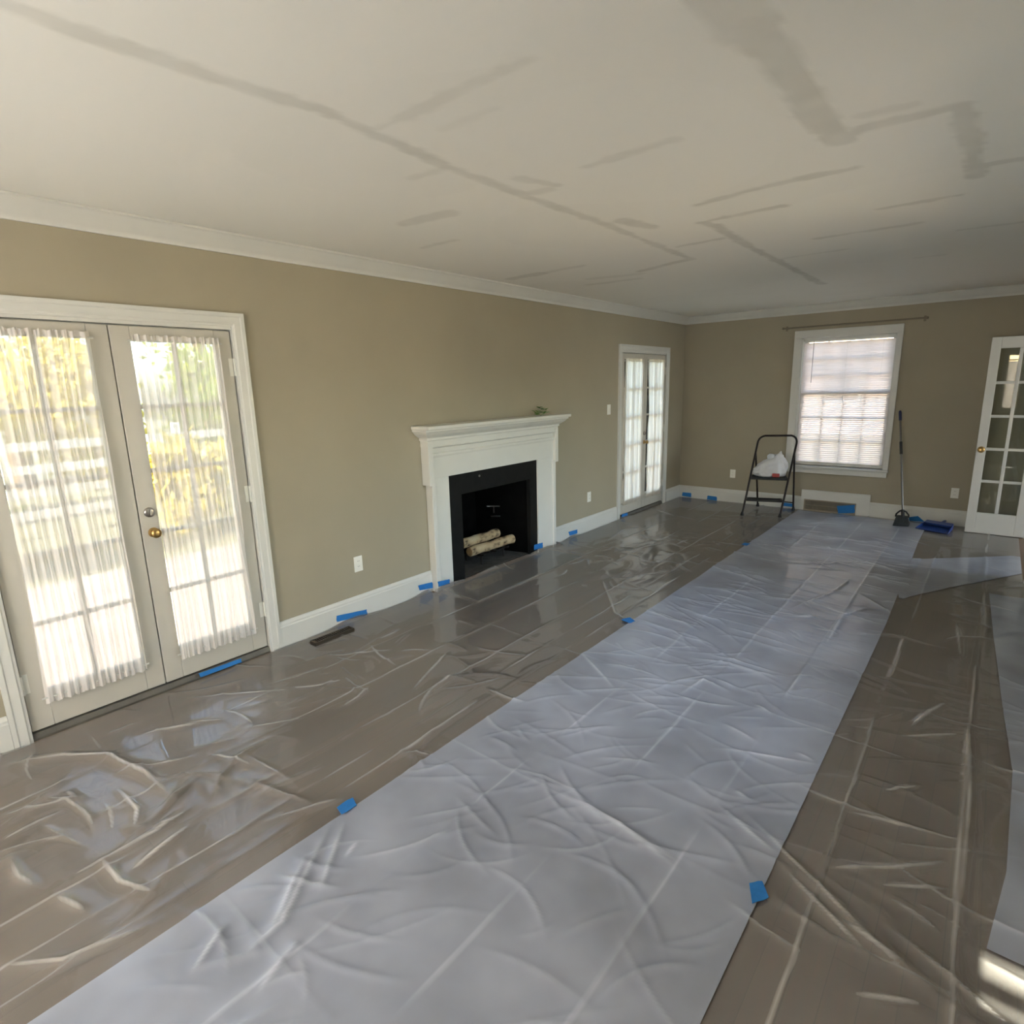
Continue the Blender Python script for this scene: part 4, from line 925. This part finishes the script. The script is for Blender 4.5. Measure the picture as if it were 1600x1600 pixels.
# ------------------------------------------------------------------ broom, dustpan
br = thing('broom', (2.80, 7.70, 0), 'angled broom with grey pole leaning against the wall beside the window', 'broom')
zb = hs(2.8, 7.7) + .003
top, bot = Vector((2.645, 8.062, 1.285)), Vector((2.818, 7.735, .165)); D = (top - bot).normalized()
MB().tube([bot - D * .02, top - D * .10], .0105, 10).build('pole', STEEL, br, smooth=True)
MB().tube([top - D * .115, top - D * .02, top], [.0145, .0155, .010], 10).build('hand_grip', mat('navy_grip', (.02, .03, .09), .5), br, smooth=True)
MB().tube([bot + D * .67, bot + D * .815], .0145, 10).build('joint_sleeve', BLACKRUB, br, smooth=True)
hc = bot.copy()
for s_ in (-1, 1):
    MB().tube([hc + Vector((0, 0, .02)), hc + Vector((s_ * .030, 0, .012)), hc + Vector((s_ * .058, -.005, -.022)), hc + Vector((s_ * .062, -.008, -.055))], [.012, .009, .009, .010], 8).build('head_bracket', BLACKRUB, br, smooth=True)
MB().tube([hc + D * .03, hc - D * .05], .018, 10).build('socket', BLACKRUB, br, smooth=True)
hd = MB(); r1 = []
for z, w0, w1, t in ((.128, -.050, .050, .018), (.100, -.060, .062, .022), (.050, -.070, .082, .030), (zb, -.078, .078, .036)):
    x, y = hc.x, hc.y - (.13 - z) * .22; r1.append([(x + w0, y - t, z), (x + w1, y - t, z + (.012 if z < .02 else 0)), (x + w1, y + t, z + (.012 if z < .02 else 0)), (x + w0, y + t, z)])
hd.rings(r1).build('bristle_head', BLACKP, br, bevel=.006)
dp = thing('dustpan', (3.12, 7.72, 0), 'blue plastic dustpan lying on the floor beside the broom', 'dustpan')
zd = max(hs(x, y, True) for x in np.linspace(2.95, 3.30, 30) for y in np.linspace(7.5, 7.93, 36)) + .001
pan = MB()
# tray: shallow scoop, open lip towards the viewer's left, raised back
a = [(2.962, 7.640), (3.255, 7.520), (3.285, 7.800), (3.040, 7.900)]
pan.raw([(a[0][0], a[0][1], zd), (a[1][0], a[1][1], zd), (a[2][0], a[2][1], zd + .004), (a[3][0], a[3][1], zd + .004),
         (a[0][0], a[0][1], zd + .004), (a[1][0], a[1][1], zd + .004), (a[2][0], a[2][1], zd + .010), (a[3][0], a[3][1], zd + .010)],
        [(3, 2, 1, 0), (4, 5, 6, 7), (0, 1, 5, 4), (1, 2, 6, 5), (2, 3, 7, 6), (3, 0, 4, 7)])
pan.build('tray', BLUEP, dp)
def wallseg(p, q, h0, h1, th, nm):
    p, q = Vector((*p, zd)), Vector((*q, zd)); n = Vector((-(q - p).y, (q - p).x, 0)).normalized() * th
    MB().raw([p - n, q - n, q + n, p + n, p - n + Vector((0, 0, h0)), q - n + Vector((0, 0, h1)), q + n + Vector((0, 0, h1)), p + n + Vector((0, 0, h0))], [(3, 2, 1, 0), (4, 5, 6, 7), (0, 1, 5, 4), (1, 2, 6, 5), (2, 3, 7, 6), (3, 0, 4, 7)]).build(nm, BLUEP, dp, bevel=.002)
wallseg(a[3], a[2], .055, .060, .003, 'back_wall'); wallseg(a[0], a[3], .008, .055, .003, 'side_wall'); wallseg(a[1], a[2], .008, .060, .003, 'side_wall')
MB().raw([(a[3][0], a[3][1], zd + .055), (a[2][0], a[2][1], zd + .060), (a[2][0] - .02, a[2][1] - .11, zd + .050), (a[3][0] - .015, a[3][1] - .10, zd + .046),
          (a[3][0], a[3][1], zd + .059), (a[2][0], a[2][1], zd + .064), (a[2][0] - .02, a[2][1] - .11, zd + .054), (a[3][0] - .015, a[3][1] - .10, zd + .050)],
         [(3, 2, 1, 0), (4, 5, 6, 7), (0, 1, 5, 4), (1, 2, 6, 5), (2, 3, 7, 6), (3, 0, 4, 7)]).build('hood', BLUEP, dp)
hb = (Vector((*a[3], zd + .03)) + Vector((*a[2], zd + .03))) / 2
MB().tube([hb, hb + Vector((.02, .06, .012)), hb + Vector((.035, .13, .014)), hb + Vector((.042, .17, .010))], [.014, .012, .015, .010], 10).build('handle', BLUEP, dp, smooth=True)

# ================================================================== OUTDOORS seen through the doors and window
struct(MB().box(-45, 45, -45, 60, -.30, -.16).build('ground', grass_mat()), 'sunlit lawn outside the doors', 'lawn')
struct(MB().box(-3.2, -.2, -3, 9.5, -.16, -.05).build('patio', mat('brick_terrace', (.22, .172, .148), .85, noise=.2, nscale=5)), 'brick terrace outside the french doors', 'terrace')
struct(MB().box(-1.2, -.64, 3.2, 4.7, -.14, 1.3).build('chimney_base', HOUSE), 'brick chimney base outside, behind the fireplace', 'chimney')
fe = thing('garden_fence', (-6.2, 3, -.16), 'pale wooden rail fence beyond the terrace', 'fence')
for k in range(9):
    y = -6 + k * 2.4; MB().box(-6.25, -6.15, y - .05, y + .05, -.16, 1.25).build('post', WOODF, fe)
for z in (.10, .40, .70, 1.00):
    for k in range(8): MB().box(-6.16, -6.13, -6 + k * 2.4, -3.62 + k * 2.4, z, z + .11).build('rail', WOODF, fe)
def tree(x, y, h, r, seed, label, lm, n=2600, trunk=True, zlow=.35):
    t = thing('garden_tree', (x, y, -.16), label, 'tree', 'garden trees beyond the terrace'); rg = np.random.RandomState(seed)
    if trunk:
        MB().tube([(x, y, -.16), (x + .1, y + .05, h * .3), (x - .05, y - .1, h * .65), (x, y, h * .85)], [.22, .17, .12, .05], 9).build('trunk', BARK, t, smooth=True)
        for k in range(4):
            a = k * 1.7 + seed; MB().tube([(x, y, h * (.35 + .1 * k)), (x + r * .35 * math.cos(a), y + r * .35 * math.sin(a), h * (.5 + .1 * k)), (x + r * .7 * math.cos(a), y + r * .7 * math.sin(a), h * (.58 + .1 * k))], [.07, .05, .02], 7).build('branch', BARK, t, smooth=True)
    cl = rg.normal(size=(28, 3)); cl /= np.linalg.norm(cl, axis=1)[:, None]; cl *= rg.uniform(.45, .9, (28, 1))
    c = cl[rg.randint(0, 28, n)] + rg.normal(0, .17, (n, 3)); z0 = h * zlow
    P = np.stack([x + c[:, 0] * r, y + c[:, 1] * r, (z0 + h) / 2 + c[:, 2] * (h - z0) / 2], 1); P[:, 2] = np.maximum(P[:, 2], -.05)
    d1 = rg.normal(size=(n, 3)); d1 /= np.linalg.norm(d1, axis=1)[:, None]; d2 = rg.normal(size=(n, 3)); d2 -= (d1 * d2).sum(1)[:, None] * d1; d2 /= np.linalg.norm(d2, axis=1)[:, None]
    s_ = rg.uniform(.06, .13, (n, 1)); V = np.stack([P - d1 * s_, P + d2 * s_ * .45, P + d1 * s_, P - d2 * s_ * .45], 1).reshape(-1, 3)
    mb = MB(); mb.v = [tuple(p) for p in V]; mb.f = [(4 * i, 4 * i + 1, 4 * i + 2, 4 * i + 3) for i in range(n)]
    o = mb.build('foliage', lm, t); o['kind'] = 'stuff'
tree(-12.0, -2.2, 6.0, 2.4, 1, 'tall green tree seen through the leftmost near door leaf', LEAFOUT)
tree(-11.6, 2.6, 5.0, 1.7, 2, 'golden-leaved tree seen through the near doors', LEAFOUT2)
tree(-13.5, 7.2, 7.0, 2.0, 3, 'broad green tree behind the fence', LEAFOUT, 3000)
tree(-13.0, 12.6, 6.0, 1.6, 4, 'golden tree seen through the far doors', LEAFOUT2)
tree(-11., 18.5, 7.0, 2.4, 5, 'large green tree beyond the far doors', LEAFOUT, 3000)
for k, (hx, hy, hh, lm_, hl) in enumerate(((-8.3, -3.4, 2.6, LEAFOUT, 'tall green hedge bush at the viewer end of the fence'), (-8.3, -1.2, 3.0, LEAFOUT2, 'tall golden hedge bush behind the leftmost door leaf'), (-8.3, .7, 2.5, LEAFOUT, 'green hedge bush centred behind the near doors'),
        (-8.3, 2.5, 2.9, LEAFOUT2, 'golden hedge bush left of the brick chimney'), (-8.3, 4.5, 2.7, LEAFOUT, 'green hedge bush behind the brick chimney'), (-8.3, 7.0, 3.0, LEAFOUT, 'broad green hedge bush right of the brick chimney'))):
    tree(hx, hy * 1.12, hh, .92, 20 + k, hl, lm_, 2600, False, .0)
tree(-4.5, .4, 1.3, .75, 6, 'low green shrub before the fence', LEAFOUT, 1200, False, .0)
tree(-4.6, 3.1, 1.1, .7, 7, 'low golden shrub before the fence', LEAFOUT2, 1200, False, .0)
tree(-4.4, 12.5, 1.6, .8, 8, 'rounded green shrub outside the far doors', LEAFOUT, 1200, False, .0)
# brick house facing the far window
nh = thing('brick_house', (2.5, 22, -.16), 'red brick neighbouring house outside the far window', 'house')
MB().box(-3, 9, 22, 22.3, -.16, 4.2).build('wall', HOUSE, nh)
MB().prism([(21.5, 4.1), (22.3, 4.1), (26, 6.2), (25.9, 6.3), (21.4, 4.2)], 'x', -3.4, 9.4).build('roof', ROOFM, nh)
for x in (-.5, 3.6, 6.2):
    f_ = MB().box(x - .55, x + .55, 21.96, 22.0, .9, 2.4).build('window', WHITE, nh); MB().box(x - .47, x + .47, 21.95, 21.962, .98, 2.32).build('pane', SLATE, f_)
